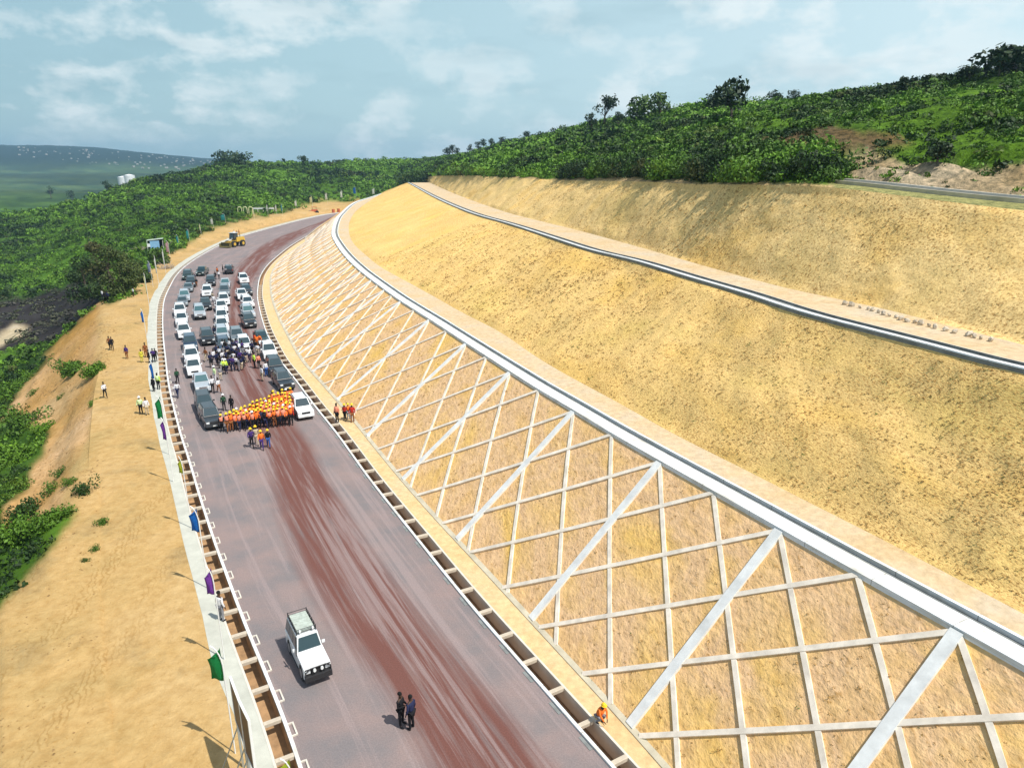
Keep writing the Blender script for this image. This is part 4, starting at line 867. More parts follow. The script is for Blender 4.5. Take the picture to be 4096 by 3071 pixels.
def person_meshes(kind):
    d=pose(kind); J=[];E=[];ix={}
    def add(n,p,r,par=None):
        ix[n]=len(J); J.append((*p,r))
        if par is not None: E.append((ix[par],ix[n]))
    add('pel',d['pel'],(.13,.15)); add('wa',d['wa'],(.11,.13),'pel'); add('ch',d['ch'],(.12,.15),'wa'); add('up',d['up'],(.10,.13),'ch'); add('nk',d['nk'],.052,'up')
    add('hd0',d['hd0'],(.072,.065),'nk'); add('hd1',d['hd1'],(.098,.080),'hd0'); add('hd2',d['hd2'],(.078,.068),'hd1'); add('no',d['no'],.014,'hd0')
    for i,s in enumerate((1,-1)):
        add(f'sh{i}',d[f'sh{i}'],.058,'up'); add(f'el{i}',d[f'el{i}'],.040,f'sh{i}'); add(f'wr{i}',d[f'wr{i}'],.027,f'el{i}')
        u=d[f'wr{i}']-d[f'el{i}']; u/=np.linalg.norm(u); sd=np.cross(u,V3(0,1,0)); sd/=np.linalg.norm(sd)+1e-9
        pm=d[f'wr{i}']+u*.055; add(f'pm{i}',pm,(.036,.020),f'wr{i}')
        for k,(o_,ln) in enumerate(((-.028,.060),(-.010,.072),(.009,.068),(.027,.052))):
            a=pm+u*.045+sd*o_; b=a+u*ln*.55+V3(0,-s*.006,0); c=b+u*ln*.45+V3(0,-s*.016,0)
            add(f'f{i}{k}a',a,.0095,f'pm{i}'); add(f'f{i}{k}b',b,.0085,f'f{i}{k}a'); add(f'f{i}{k}c',c,.0075,f'f{i}{k}b')
        a=pm-u*.02+sd*.040; add(f't{i}a',a,.011,f'pm{i}'); add(f't{i}b',a+u*.035+sd*.018,.009,f't{i}a')
        add(f'hp{i}',d[f'hp{i}'],.085,'pel'); add(f'kn{i}',d[f'kn{i}'],.055,f'hp{i}'); add(f'an{i}',d[f'an{i}'],.038,f'kn{i}'); add(f'to{i}',d[f'to{i}'],(.036,.030),f'an{i}')
    body=skin('body_'+kind,J,E,0,1)
    def part(names,nm,sub=1):
        J=[];E=[];ix={}
        for n,r,par,*pp in names:
            ix[n]=len(J); p=pp[0] if pp else d[n]; J.append((*p,r)); 
            if par: E.append((ix[par],ix[n]))
        return skin(nm,J,E,0,sub)
    def sleeve(i,f): return d[f'el{i}']*(1-f)+d[f'wr{i}']*f
    sh=[('wa',(.160,.185),None,d['pel']+V3(0,0,.0)),('ch',(.162,.195),'wa'),('up',(.145,.180),'ch'),('nk',.066,'up',d['up']*.5+d['nk']*.5)]
    for i in (0,1): sh+=[(f'sh{i}',.082,'up'),(f'el{i}',.060,f'sh{i}'),(f'wr{i}',.045,f'el{i}',sleeve(i,.98))]
    ss=[('wa',(.160,.185),None,d['pel']+V3(0,0,.0)),('ch',(.162,.195),'wa'),('up',(.145,.180),'ch'),('nk',.066,'up',d['up']*.5+d['nk']*.5)]
    for i in (0,1): ss+=[(f'sh{i}',.085,'up'),(f'el{i}',.066,f'sh{i}',d[f'sh{i}']*.35+d[f'el{i}']*.65)]
    ve=[('wa',(.178,.203),None,d['pel']+V3(0,0,.0)),('ch',(.182,.214),'wa'),('up',(.165,.198),'ch')]
    for i in (0,1): ve+=[(f'sh{i}',.095,'up',d[f'sh{i}']*.92+d['up']*.08)]
    tr=[('pel',(.155,.165),None)]
    for i in (0,1): tr+=[(f'hp{i}',.105,'pel'),(f'kn{i}',.075,f'hp{i}'),(f'an{i}',.060,f'kn{i}')]
    out={'body':body,'shirt':part(sh,'shirt_'+kind),'tshirt':part(ss,'tshirt_'+kind),'vest':part(ve,'vest_'+kind),'trousers':part(tr,'trousers_'+kind)}
    bm=bmesh.new()
    for i in (0,1):
        g=bmesh.ops.create_icosphere(bm,subdivisions=2,radius=1); bmesh.ops.scale(bm,vec=(.135,.05,.05),verts=g['verts']); c=(d[f'an{i}']+d[f'to{i}'])/2; bmesh.ops.translate(bm,vec=(c[0],c[1],max(.05,c[2])),verts=g['verts'])
    me=bpy.data.meshes.new('shoes_'+kind); bm.to_mesh(me); bm.free(); out['shoes']=me
    hc=d['hd2']
    bm=bmesh.new(); g=bmesh.ops.create_uvsphere(bm,u_segments=16,v_segments=10,radius=1); bmesh.ops.delete(bm,geom=[v for v in bm.verts if v.co.z<-.12],context='VERTS'); bmesh.ops.scale(bm,vec=(.145,.122,.13),verts=bm.verts); bmesh.ops.translate(bm,vec=(hc[0],0,hc[2]-.02),verts=bm.verts)
    g=bmesh.ops.create_cone(bm,cap_ends=True,segments=16,radius1=.165,radius2=.15,depth=.015); bmesh.ops.translate(bm,vec=(hc[0]+.02,0,hc[2]-.025),verts=g['verts'])
    me=bpy.data.meshes.new('helmet_'+kind); bm.to_mesh(me); bm.free(); out['helmet']=me
    bm=bmesh.new(); g=bmesh.ops.create_uvsphere(bm,u_segments=14,v_segments=9,radius=1); bmesh.ops.delete(bm,geom=[v for v in bm.verts if v.co.z<-.3],context='VERTS'); bmesh.ops.scale(bm,vec=(.115,.098,.10),verts=bm.verts); bmesh.ops.translate(bm,vec=(hc[0]-.012,0,hc[2]-.01),verts=bm.verts)
    me=bpy.data.meshes.new('hair_'+kind); bm.to_mesh(me); bm.free(); out['hair']=me
    for m_ in out.values():
        m_.materials.append(None) if not len(m_.materials) else None
        m_.polygons.foreach_set('use_smooth',[True]*len(m_.polygons))
    return out
PM={k:person_meshes(k) for k in ('stand','walk','hold','phone','crouch','wave')}
def cl(n,c,r=.85): return simple(n,c,r,0,.2)
SK=cl('skin_brown',(.07,.04,.027),.5); SKP=cl('skin_light',(.45,.28,.20),.5)
KM={'black':cl('cloth_black',(.012,.012,.015)),'navy':cl('cloth_navy',(.02,.025,.07)),'white':cl('cloth_white',(.72,.72,.74)),'orange':cl('cloth_orange',(.85,.19,.03)),'pink':cl('cloth_salmon',(.85,.30,.19)),'lime':cl('cloth_lime',(.55,.78,.08)),'palelime':cl('cloth_pale_lime',(.62,.80,.42)),'yellow':cl('plastic_yellow',(.85,.55,.03),.35),'red':cl('cloth_red',(.45,.03,.02)),'brown':cl('cloth_brown',(.25,.09,.03)),'purple':cl('cloth_purple',(.06,.03,.16)),'grey':cl('cloth_grey',(.25,.25,.27)),'blue':cl('cloth_blue',(.03,.09,.30)),'mustard':cl('cloth_mustard',(.55,.50,.05)),'green':cl('cloth_green',(.02,.07,.035)),'beige':cl('cloth_beige',(.50,.42,.30)),'hair':cl('hair_black',(.01,.01,.01)),'wh':cl('plastic_white',(.8,.8,.8),.35)}
NP=0
def person(x,y,label,kindp='stand',top='white',bot='black',vest=None,hat=None,face=None,group=None,short=False,world=None,h=1.,skinm=None,z=.01):
    global NP; NP+=1
    p=pz(x,y,0) if world is None else world
    t=empty('person',(p[0],p[1],z)); g=random.random
    a=math.atan2(-p[1],-p[0])+(g()-.5)*1.2 if face is None else face
    t.rotation_euler=(0,0,a); s=h*(.92+.15*g()); t.scale=(s*.92,s*.92,s)
    m_=PM[kindp]
    def add(n,me,mt):
        o=bpy.data.objects.new(n,me); C.objects.link(o); o.parent=t; o.material_slots[0].link='OBJECT'; o.material_slots[0].material=mt; return o
    add('body',m_['body'],skinm or SK); add('tshirt' if short else 'shirt',m_['tshirt' if short else 'shirt'],KM[top]); add('trousers',m_['trousers'],KM[bot]); add('shoes',m_['shoes'],KM['black'])
    if vest: add('vest',m_['vest'],KM[vest])
    if hat: add('helmet',m_['helmet'],KM[hat])
    else: add('hair',m_['hair'],KM['hair'])
    tag(t,label,'person',group); return t
# foreground pair
person(1606,2903,'person in black holding a phone, left of the two standing in the foreground','hold','black','black',face=R(-20))
person(1647,2914,'person in dark navy suit, right of the two standing in the foreground','stand','navy','black',face=R(150),h=1.03)
person(889,2484,'person in white shirt and grey trousers standing on the footway beside the open drain','stand','white','grey',face=R(60))
person(2392,2885,'worker in orange suit and yellow helmet crouching on the sand verge below the lattice','crouch','orange','grey',vest='orange',hat='yellow',face=R(-50),h=.95)
# trio in front of the orange line
person(1009,1790,'person in dark purple and yellow helmet, left of the trio before the orange line','walk','purple','black',hat='yellow',face=R(-70))
person(1049,1798,'person in orange vest and trousers, middle of the trio before the orange line','walk','orange','purple',vest='orange',hat='yellow',face=R(-70))
person(1076,1790,'person in black clothes and yellow helmet, right of the trio before the orange line','walk','black','blue',hat='yellow',face=R(-70))
person(1028,1780,'person in beige clothes partly hidden behind the middle of the trio','walk','beige','beige',hat='yellow',face=R(-70))
# dense orange line
rows_n=[17,16,14,10,8,5]; OW=['front','second','third','fourth','fifth','rear']
O2=ORD[:13]+['fourteenth','fifteenth','sixteenth','seventeenth']
for r_,n in enumerate(rows_n):
    for k in range(n):
        f=1-k/17. if r_ else 1-k/16.
        x=893+f*276-r_*1+random.uniform(-3,3); y0=1728-f*28; y=y0-r_*(8+8.5*f)+random.uniform(-2,2)
        dark=(r_==0 and k in (6,7)) 
        v=random.choice(['orange','pink','orange','pink','orange']); top=random.choice(['orange','red','orange','black','pink'])
        if dark: v=None; top='navy' if k==7 else 'black'
        w_='from the right end'
        person(x,y,f'worker in {"dark clothes" if dark else ("salmon vest" if v=="pink" else "orange vest")} and {"yellow" if (r_*7+k)%9 else "white"} helmet, {OW[r_]} row, {"rightmost" if k==0 else O2[k]+" from right"}, orange line',random.choice(['stand','stand','hold','walk']),top,random.choice(['black','navy','black','brown','black']),vest=v,hat='yellow' if (r_*7+k)%9 else 'wh',face=R(-75)+random.uniform(-.4,.4),group='workers in orange standing in a dense line across the road')
person(929,1646,'person in black seen alone behind the left part of the orange line','stand','black','black')
person(898,1642,'person in green clothes and white helmet behind the left end of the orange line','stand','green','black',hat='wh')
person(1093,1632,'person in dark maroon clothes behind the right part of the orange line','stand','brown','black')
# mixed crowd among the cars
mixed=[(846,1470),(858,1452),(872,1463),(886,1476),(901,1481),(917,1485),(933,1484),(946,1480),(958,1484),(968,1480),(978,1470),(893,1455),(908,1458),(922,1452),(938,1458),(952,1450),(964,1455),(880,1440),(896,1436),(912,1430),(928,1436),(942,1428),(955,1432),(905,1415),(921,1410),(936,1412),(950,1408),(895,1412),(975,1440),(985,1452),(868,1430),(1000,1448),(1010,1420),(1024,1412),(1034,1425),(962,1405),(972,1418),(1045,1408)]
tops=['navy','white','navy','black','white','navy','purple','white','grey','navy']
order=sorted(range(len(mixed)),key=lambda i:-mixed[i][1])
for n,i in enumerate(order):
    x,y=mixed[i]; tp=tops[i%10]; bt=['black','navy','black','grey','beige'][i%5]
    cwn={'navy':'navy','white':'white','black':'black','purple':'purple','grey':'grey'}[tp]
    rw=n//10; nb=['nearest','second','third','farthest'][min(rw,3)]
    xs=sorted([mixed[j][0] for j in order[rw*10:rw*10+10]]); pos=xs.index(x)
    person(x,y,f'person in {cwn} top, {nb} rank of the crowd between cars, {"leftmost" if pos==0 else O2[pos]+" from left"}',random.choice(['stand','hold','walk','phone']),tp,bt,face=R(-75)+random.uniform(-1.3,1.3),group='crowd gathered between the front cars of the convoy')
S=[(897,1497,'hold','palelime','lime','black','wh','person in bright lime vest at the front of the crowd between the cars'),
(906,1495,'stand','lime','lime','navy','wh','person in lime vest and white helmet beside another lime vest before the crowd'),
(1020,1472,'stand','lime','lime','black',None,'person in bright lime vest standing left of the black car in the rightmost lane'),
(1037,1474,'stand','pink','pink','black',None,'person in salmon vest standing right of the lime vest near the rightmost lane'),
(1030,1392,'wave','orange','orange','brown',None,'person in bright orange raising an arm beside the white car in the rightmost lane'),
(1041,1387,'stand','orange','orange','brown',None,'person in bright orange standing close behind another orange figure'),
(1022,1388,'stand','orange','red','brown',None,'person in orange red, leftmost of the orange group near the rightmost lane'),
(862,1528,'stand','palelime','palelime','white','wh','person in pale lime vest and white helmet right of the silver pickup'),
(853,1571,'walk','white',None,'black',None,'person in white top and dark trousers, left of a pair beside the silver pickup'),
(877,1571,'walk','white',None,'brown',None,'person in white shirt, right of a pair beside the silver pickup'),
(884,1522,'stand','grey',None,'beige',None,'person in grey top casting a shadow right of the pale lime vest'),
(826,1446,'walk','brown',None,'beige',None,'person in brown orange clothes between the leftmost and second lanes'),
(1051,1524,'stand','white',None,'beige',None,'person in white clothes standing left of the black car in the rightmost lane'),
(1066,1505,'stand','white',None,'blue',None,'person in white and blue beside the black car in the rightmost lane'),
(713,1590,'walk','white',None,'navy',None,'person in white shirt and navy trousers on the road beside the left kerb'),
(712,1533,'walk','green',None,'black',None,'person in dark green walking by the left kerb behind a white shirt'),
(1350,1690,'stand','pink','pink','black',None,'person in salmon vest standing alone on the right verge under the lattice'),
(1381,1684,'hold','red',None,'black','yellow','person in dark red with yellow helmet, left of three under the lattice'),
(1395,1680,'stand','black','orange','grey','yellow','person in orange and black with yellow helmet, middle of three under the lattice'),
(1411,1692,'stand','red',None,'brown','yellow','person in dark red clothes, right of three under the lattice'),
(871,1100,'stand','brown','orange','brown',None,'person in brown orange clothes standing on the road behind the middle lane'),
(863,1118,'stand','black',None,'black',None,'person in black beside the brown orange figure behind the middle lane'),
(877,1117,'stand','white',None,'black',None,'person in white top beside the brown orange figure behind the middle lane'),
(893,1092,'stand','black',None,'black',None,'person in black at the left rear of the black car turned away'),
(905,1099,'walk','grey',None,'black',None,'person in grey at the rear of the black car turned away'),
(921,1094,'hold','navy',None,'brown',None,'person in navy at the right rear of the black car turned away'),
(788,1146,'walk','black',None,'brown',None,'person in black walking right of the leftmost lane, nearer of two'),
(780,1126,'walk','navy',None,'black',None,'person in navy walking right of the leftmost lane, farther of two'),
(843,1232,'stand','white',None,'brown',None,'person in white top and brown trousers left of the middle lane, nearer of two'),
(857,1222,'stand','white',None,'grey',None,'person in white top left of the middle lane, farther of two'),
(852,1206,'stand','beige',None,'grey',None,'person in beige between the second and middle lanes'),
(862,1335,'stand','white',None,'navy',None,'person in white beside the middle lane, left of the silver square car'),
(860,1350,'walk','navy',None,'black',None,'person in navy walking left of the dark blue car in the middle lane'),
(441,1396,'walk','brown',None,'black',None,'person in dark brown, left of a pair on the sandy plateau'),
(451,1399,'walk','black',None,'black',None,'person in black, right of a pair on the sandy plateau'),
(509,1435,'stand','purple',None,'brown',None,'person in bright purple standing alone on the sandy plateau'),
(422,1590,'walk','white',None,'black',None,'person in white shirt walking alone near the edge of the sandy fill'),
(566,1657,'stand','palelime','palelime','black','wh','person in lime vest and white helmet on the sand beside a white shirt'),
(590,1660,'stand','white',None,'beige',None,'person in white shirt and beige trousers on the sand beside a lime vest'),
(569,1450,'stand','mustard',None,'mustard',None,'person in mustard yellow robe standing on the sand left of the footway'),
(586,1430,'stand','brown',None,'brown',None,'person in rusty brown clothes on the sand left of the footway'),
(599,1452,'stand','black',None,'black',None,'person in black standing at the edge of the footway beside a blue flag'),
(616,1450,'hold','purple',None,'black',None,'person in dark purple standing on the footway, left of two'),
(625,1447,'stand','black',None,'black',None,'person in black standing on the footway, right of two'),
(636,1558,'stand','lime','palelime','black',None,'person in pale lime vest with black trousers standing on the footway'),
(617,1567,'stand','black',None,'black',None,'person in black standing behind the blue flag by the footway'),
(535,1186,'stand','white',None,'black',None,'person in white and black on the far end of the sandy plateau'),
(412,1198,'stand','white',None,'navy',None,'person in white at the foot of the trees, left of the shaded group'),
(422,1204,'stand','black',None,'black',None,'person in black at the foot of the trees, middle of the shaded group'),
(434,1206,'stand','navy',None,'black',None,'person in navy at the foot of the trees, right of the shaded group'),
(938,944,'stand','white',None,'black',None,'person in white standing behind the wheel loader'),
(949,942,'stand','brown',None,'brown',None,'person in rusty brown standing right of the wheel loader, nearer the verge'),
(957,939,'stand','red',None,'brown',None,'person in red standing rightmost beside the wheel loader'),
(770,945,'stand','white',None,'black',None,'person in white at the verge above the convoy, left of two'),
(779,947,'stand','white',None,'green',None,'person in white and green at the verge above the convoy, right of two')]
for x,y,kp,top,vest,bot,hat,lab in S: person(x,y,lab,kp,top,bot,vest=vest,hat=hat,face=(math.radians(random.uniform(-150,-30))))
# ------------------------------------------------------------- flags on bent poles, billboards, tent, tanks, trees, houses
POLE=simple('pole_white',(.75,.76,.74),.4); POLEG=simple('pole_galvanised',(.40,.43,.42),.4,.6)
def fm(n,c): 
    m,b=newmat(n); b.inputs['Base Color'].default_value=(*c,1); b.inputs['Roughness'].default_value=.7; return m
FL={'blue':fm('flag_blue',(.015,.20,.62)),'green':fm('flag_green',(.01,.30,.08)),'purple':fm('flag_purple',(.26,.07,.45)),'lime':fm('flag_lime',(.45,.52,.03)),'teal':fm('flag_teal',(.06,.38,.38)),'white':fm('flag_white',(.75,.77,.72)),'cream':fm('flag_cream',(.72,.72,.42)),'grey':fm('flag_grey_blue',(.30,.36,.50)),'pink':fm('flag_pale_pink',(.62,.42,.45))}
def ground_hit(x,y,Y0=200,Y1=900,grid='L'):
    """walk along the pixel ray until it meets the left terrain"""
    d=ray(x,y)
    for Y in np.arange(Y0,Y1,1.5):
        q=d/d[1]*Y; z=H+q[2]; i=np.searchsorted(Yr,Y); px=x/D; j=int(np.clip((px-Pc[0])/(Pc[1]-Pc[0]),0,ncol-1))
        if i<nrow and z<=Zg[i,j]: return np.array([q[0],Y,Zg[i,j]])
    return None
def flag(x,y,col,label,ht=5.2,fl=1.9,fw=.62,z0=0.,off_z=None,emb=None,lean=.25,pole=POLE,narrow=1.,at=None):
    """x,y: photo pixel of the top of the cloth"""
    p=pz(x,y,z0+ht) if at is None else at
    t=empty('feather_flag',(p[0],p[1],z0)); bm=bmesh.new()
    fl*=.85; fw*=.85; N_=10; pts=[(0,0,-.05),(0,0,ht-1.0)]+[(-fw*.9*(1-math.cos(a)),0,ht-1.0+1.0*math.sin(a)) for a in np.linspace(.15,1.35,6)]
    tube(pts,.028,bm); obj('pole',bm,pole,t)
    bm=bmesh.new(); nz=12; nx=5; g=[]
    for j in range(nz+1):
        v=j/nz; z=ht-.06-fl*v-(.0); row=[]
        w_=fw*narrow*(math.sin(min(1,v*4+.18)*1.57))
        for i in range(nx+1):
            u=i/nx; row.append(bm.verts.new((-.03-w_*u*(1-.05*v),.07*math.sin(u*5+v*4)*(.4+u),z-(.35*u*(1-v)*(1 if v<.2 else .6)) )))
        g.append(row)
    for j in range(nz):
        for i in range(nx): bm.faces.new((g[j][i],g[j][i+1],g[j+1][i+1],g[j+1][i]))
    bmesh.ops.solidify(bm,geom=bm.faces[:],thickness=.012)
    f=obj('cloth',bm,FL[col],t,True)
    if emb: 
        bm=bmesh.new()
        for k in range(5):
            c_=bmesh.ops.create_cube(bm,size=1); bmesh.ops.scale(bm,vec=(.16-.02*(k%3),.02,.07),verts=c_['verts']); bmesh.ops.translate(bm,vec=(-.03-fw*.5,.11,ht-.55-k*.22),verts=c_['verts'])
        obj('emblem',bm,FL['lime'],f)
    tag(t,label,'flag',group='flags on poles along the road'); t.rotation_euler=(0,0,random.uniform(-.3,.3)); return t
flag(880,2583,'green','green flag with small yellow marks on a thin pole beside the billboard',emb=True,fl=1.8,fw=.66)
flag(845,2262,'purple','narrow purple flag nearest to the person in white on the footway',fl=1.7,fw=.42)
flag(786,2024,'blue','bright blue flag with pointed shoulder beside the left drain, nearest blue one',fl=1.75,fw=.6)
flag(724,1822,'lime','narrow yellow green flag beside the left drain',fl=1.35,fw=.3)
flag(655,1670,'purple','tilted purple flag just in front of the green flag at the footway',fl=2.0,fw=.45)
flag(640,1580,'green','green flag at the footway right of the lime vested person',fl=2.3,fw=.55)
flag(607,1440,'blue','blue flag on the footway beside the persons in black',fl=2.1,fw=.42)
flag(569,1234,'blue','slim blue flag standing alone on the sandy plateau near the tree clump',fl=1.9,fw=.35,ht=6.5)
flag(597,1043,'grey','grey blue flag in front of the scrub left of the convoy',fl=2.6,fw=.7)
for x,y,c,lab,kw in [(577,1092,'cream','pale bare looking pole with narrow cream flag at the end of the plateau',dict(ht=8,fl=3.5,fw=.22)),
(618,1022,'white','slim white flag standing in the green scrub below the blue tent',dict(ht=6,fl=4,fw=.25)),
(650,996,'white','slim white flag right of the blue tent post',dict(ht=5.5,fl=4,fw=.28)),
(671,962,'pink','pale pink flag just right of the blue tent',dict(ht=4.5,fl=3.4,fw=.9)),
(710,938,'teal','teal flag on the verge between the pink and the taller teal one',dict(ht=4,fl=3,fw=.8)),
(752,915,'teal','taller teal flag beside two persons in white',dict(ht=4.5,fl=3.4,fw=.9)),
(799,893,'cream','thin cream flag on the verge left of the wheel loader',dict(ht=5,fl=4.4,fw=.35)),
(849,870,'white','pale pointed flag above the wheel loader',dict(ht=5,fl=4,fw=.8)),
(898,852,'teal','large teal flag on the verge behind the wheel loader',dict(ht=5.5,fl=4.6,fw=1.5)),
(1013,829,'cream','cream flag beside the low cream wall',dict(ht=6,fl=5,fw=.6)),
(1068,816,'white','short white flag at the right end of the low cream wall',dict(ht=5,fl=3.5,fw=.5)),
(1104,817,'white','small white flag in the grass left of the far bend',dict(ht=5,fl=3.5,fw=.6)),
(1127,815,'teal','small pale teal flag at the edge of the far sand',dict(ht=5,fl=3.5,fw=.6)),
(1185,799,'white','white flag above the far sand bank, first of five toward the bend',dict(ht=5.5,fl=4,fw=.9)),
(1247,783,'cream','tall cream flag above the orange red roller',dict(ht=6.5,fl=5,fw=1.2)),
(1307,770,'white','white flag before dark shade, third of five toward the bend',dict(ht=6.5,fl=4.6,fw=1.1)),
(1368,761,'white','white flag with green beside it, fourth of five toward the bend',dict(ht=6.5,fl=5,fw=1.1)),
(1422,746,'blue','blue flag at the far bend between white ones',dict(ht=7.5,fl=5,fw=1.6)),
(1497,751,'white','white flag farthest right at the end of the white channel',dict(ht=7,fl=5,fw=1.3))]:
    if y<905:
        q=ground_hit(x,y+46,150,700,True)
        if q is not None:
            top=pY(x,y,q[1]); kw=dict(kw); kw['ht']=max(3.,top[2]-q[2]); kw['fl']=kw['ht']*.72; kw['fw']=kw.get('fw',.6)*1.3; flag(x,y,c,lab,z0=float(q[2])-.1,at=(top[0],q[1]),**kw); continue
    flag(x,y,c,lab,z0=0,**kw)
# twin billboards at the lower left
def billboard(a,b,zb,zt,label,posts):
    a=np.array(a);b=np.array(b); t=empty('billboard',(a[0],a[1],0)); d=b-a; L=np.linalg.norm(d[:2]); t.rotation_euler=(0,0,math.atan2(d[1],d[0]))
    obj('panel',bxm([(L/2,0,(zb+zt)/2,L-.06,.05,zt-zb-.06)]),simple('billboard_dark_print',(.045,.022,.022),.5,var=.5,scale=1.2),t)
    obj('frame',bxm([(L/2,0,zt,L+.06,.09,.06),(L/2,0,zb,L+.06,.09,.06),(0,0,(zb+zt)/2,.07,.091,zt-zb),(L,0,(zb+zt)/2,.07,.091,zt-zb)]),POLE,t)
    for k,x in enumerate(posts): 
        obj('post',bxm([(x*L,.0,zb/2,.08,.08,zb)]),POLEG,t); obj('stay',tube([(x*L,0,zb*.9),(x*L,-.9,0)],.03),POLEG,t)
    tag(t,label,'billboard',group='pair of billboards beside the footway'); return t
P1=pz(921,2707,4.2)[:2]; P2=pz(957,2803,4.2)[:2]; P3=pz(995,2880,4.2)[:2]
billboard(P1,P2,2.2,4.2,'dark billboard with white frame on grey posts, farther of the pair, touching the green flag',(.1,.9))
billboard(P2+(P3-P2)*.04,P3,1.9,4.2,'dark billboard with white frame on grey posts, nearer of the pair at the footway edge',(.1,.95))
# yellow flag bottom edge
t=flag(1160,3028,'lime','yellow flag lying low across the left drain at the bottom edge of the photo',ht=1.4,fl=.9,fw=.6); 
# blue tent
tp=pz(626,1003,0); t=empty('tent',(tp[0],tp[1],0),R(20)); tag(t,'blue cloth sided tent with a pale flat roof and white panel above the left verge','tent'); t.scale=(.8,.8,.82)
def skew(o): return o
obj('roof',hull([(-2.6,-1.6,3.5),(2.6,-1.6,4.0),(2.6,1.6,4.0),(-2.6,1.6,3.5),(-2.6,-1.6,3.6),(2.6,-1.6,4.1),(2.6,1.6,4.1),(-2.6,1.6,3.6)]),simple('tent_roof',(.45,.52,.45),.7),t)
obj('side_cloth',bxm([(-.1,-1.45,1.9,2.9,.08,3.0)],.02),simple('tent_blue_cloth',(.22,.42,.62),.8,var=.15,scale=1),t)
obj('white_panel',bxm([(-2.0,-1.45,2.0,.9,.06,1.1)],.02),KM['white'],t); obj('back_cloth',bxm([(0,1.4,1.9,5.0,.06,3.4)]),KM['black'],t)
for x in (-2.45,2.45):
    for y in (-1.45,1.45): obj('post',cyl(.06,3.55,8,'Z',(x,y,1.77)),POLE,t)
# low cream wall and hoop gate far behind the loader
p=ground_hit(1040,848,150,700); t=empty('garden_wall',tuple(p),R(8)); t.scale=(1.0,1.0,1.2); tag(t,'low cream wall with dark openings on the grass behind the wheel loader','wall')
obj('wall',bxm([(1.5,0,1.2,9,.3,.5)],.02),M['concw'],t); obj('coping',bxm([(1.5,0,1.48,9.2,.4,.08)]),M['conc'],t)
for k in range(5): obj('pillar',bxm([(-3+2.2*k,0,.5,.25,.28,1.1)],.01),M['conc'],t)
p=ground_hit(980,855,150,700); t=empty('hoop_gate',tuple(p),R(8)); t.scale=(.55,.6,.75); tag(t,'pale hoop shaped gate frames standing on the far grass verge','gate')
for k in range(3):
    bm=bmesh.new(); x0=-5+4*k; tube([(x0,0,0),(x0,0,2.4)]+[(x0+1.4-1.4*math.cos(a),0,2.4+1.0*math.sin(a)) for a in np.linspace(0,math.pi,9)]+[(x0+2.8,0,0)],.22,bm); obj('hoop',bm,FL['cream'],t)
# white tanks on the ridge
for k,(x,y) in enumerate(((496,737),(521,730))):
    q=ground_hit(x,y+2)
    if q is None: q=pY(x,y+2,440)
    bm=cyl(3.0,4.6,24,'Z',(0,0,2.3)); cyl(3.05,.7,24,'Z',(0,0,4.9),r2=.4,bm=bm); o=obj('water_tank',bm,M['concw']); o.location=q-np.array([0,0,.3]); tag(o,('left' if k==0 else 'right')+' one of two round white tanks on the crest of the green ridge','tank',group='white tanks on the ridge')
# ------------------------------------------------------------- trees
BARK=simple('bark',(.09,.07,.05),.9,var=.3)
def tree(base,h,cr,label,kind='round',cat='tree',col=(.035,.07,.015),col2=(.08,.14,.02),nl=900,leaf=.28,seed=0,name='tree',trunk_r=None,group=None):
    g=np.random.default_rng(seed+100); t=empty(name,tuple(base)); bm=bmesh.new(); tr=trunk_r or .03*h+.05
    top=h*(.75 if kind!='palm' else .92); pts=[(0,0,-.3)]+[(g.normal()*.03*h*k/4,g.normal()*.03*h*k/4,top*k/4) for k in (1,2,3,4)]
    for a,b,r1,r2 in zip(pts[:-1],pts[1:],np.linspace(tr,tr*.4,5)[:-1],np.linspace(tr,tr*.4,5)[1:]):
        a,b=Vector(a),Vector(b); dd=b-a; gg=bmesh.ops.create_cone(bm,cap_ends=True,segments=8,radius1=r1,radius2=r2,depth=dd.length*1.04); bmesh.ops.rotate(bm,verts=gg['verts'],matrix=dd.to_track_quat('Z','Y').to_matrix()); bmesh.ops.translate(bm,vec=(a+b)/2,verts=gg['verts'])
    nlb=7 if kind=='round' else 5; lobes=[]
    for k in range(nlb):
        an=g.random()*6.28; rr=cr*(.25+.45*g.random()); zz=h*((.45+.45*g.random()) if kind!='low' else (.12+.7*g.random())) if kind!='umbrella' else h*(.8+.12*g.random()); c=np.array([rr*math.cos(an),rr*math.sin(an),zz]); lobes.append((c,cr*(.35+.3*g.random()))); tube([pts[2],tuple(c*.85+np.array([0,0,.0]))],tr*.28,bm)
    lobes.append((np.array([0,0,h*.88]),cr*.45))
    obj('trunk',bm,BARK,t); Pv=[]; cc=[]
    for i in range(nl):
        c,r=lobes[g.integers(len(lobes))]; d=g.normal(size=3); d/=np.linalg.norm(d); p=c+d*r*(.55+.5*g.random())*np.array([1,1,.75]); n=d+g.normal(size=3)*.7; n/=np.linalg.norm(n); a=np.cross(n,g.normal(size=3)); a/=np.linalg.norm(a); b=np.cross(n,a); s=leaf*(.6+.8*g.random())
        Pv+=[p-a*s,p-b*s*.55,p+a*s,p+b*s*.55]; tt=g.random(); cc+=[np.array(col)*(1-tt)+np.array(col2)*tt]*4
    me=npmesh('crown',np.array(Pv),np.arange(len(Pv)).reshape(-1,4),cols={'leaf':np.array(cc)},smooth=False); me.materials.append(M['leaf']); link('crown',me,t)
    tag(t,label,cat,group); return t
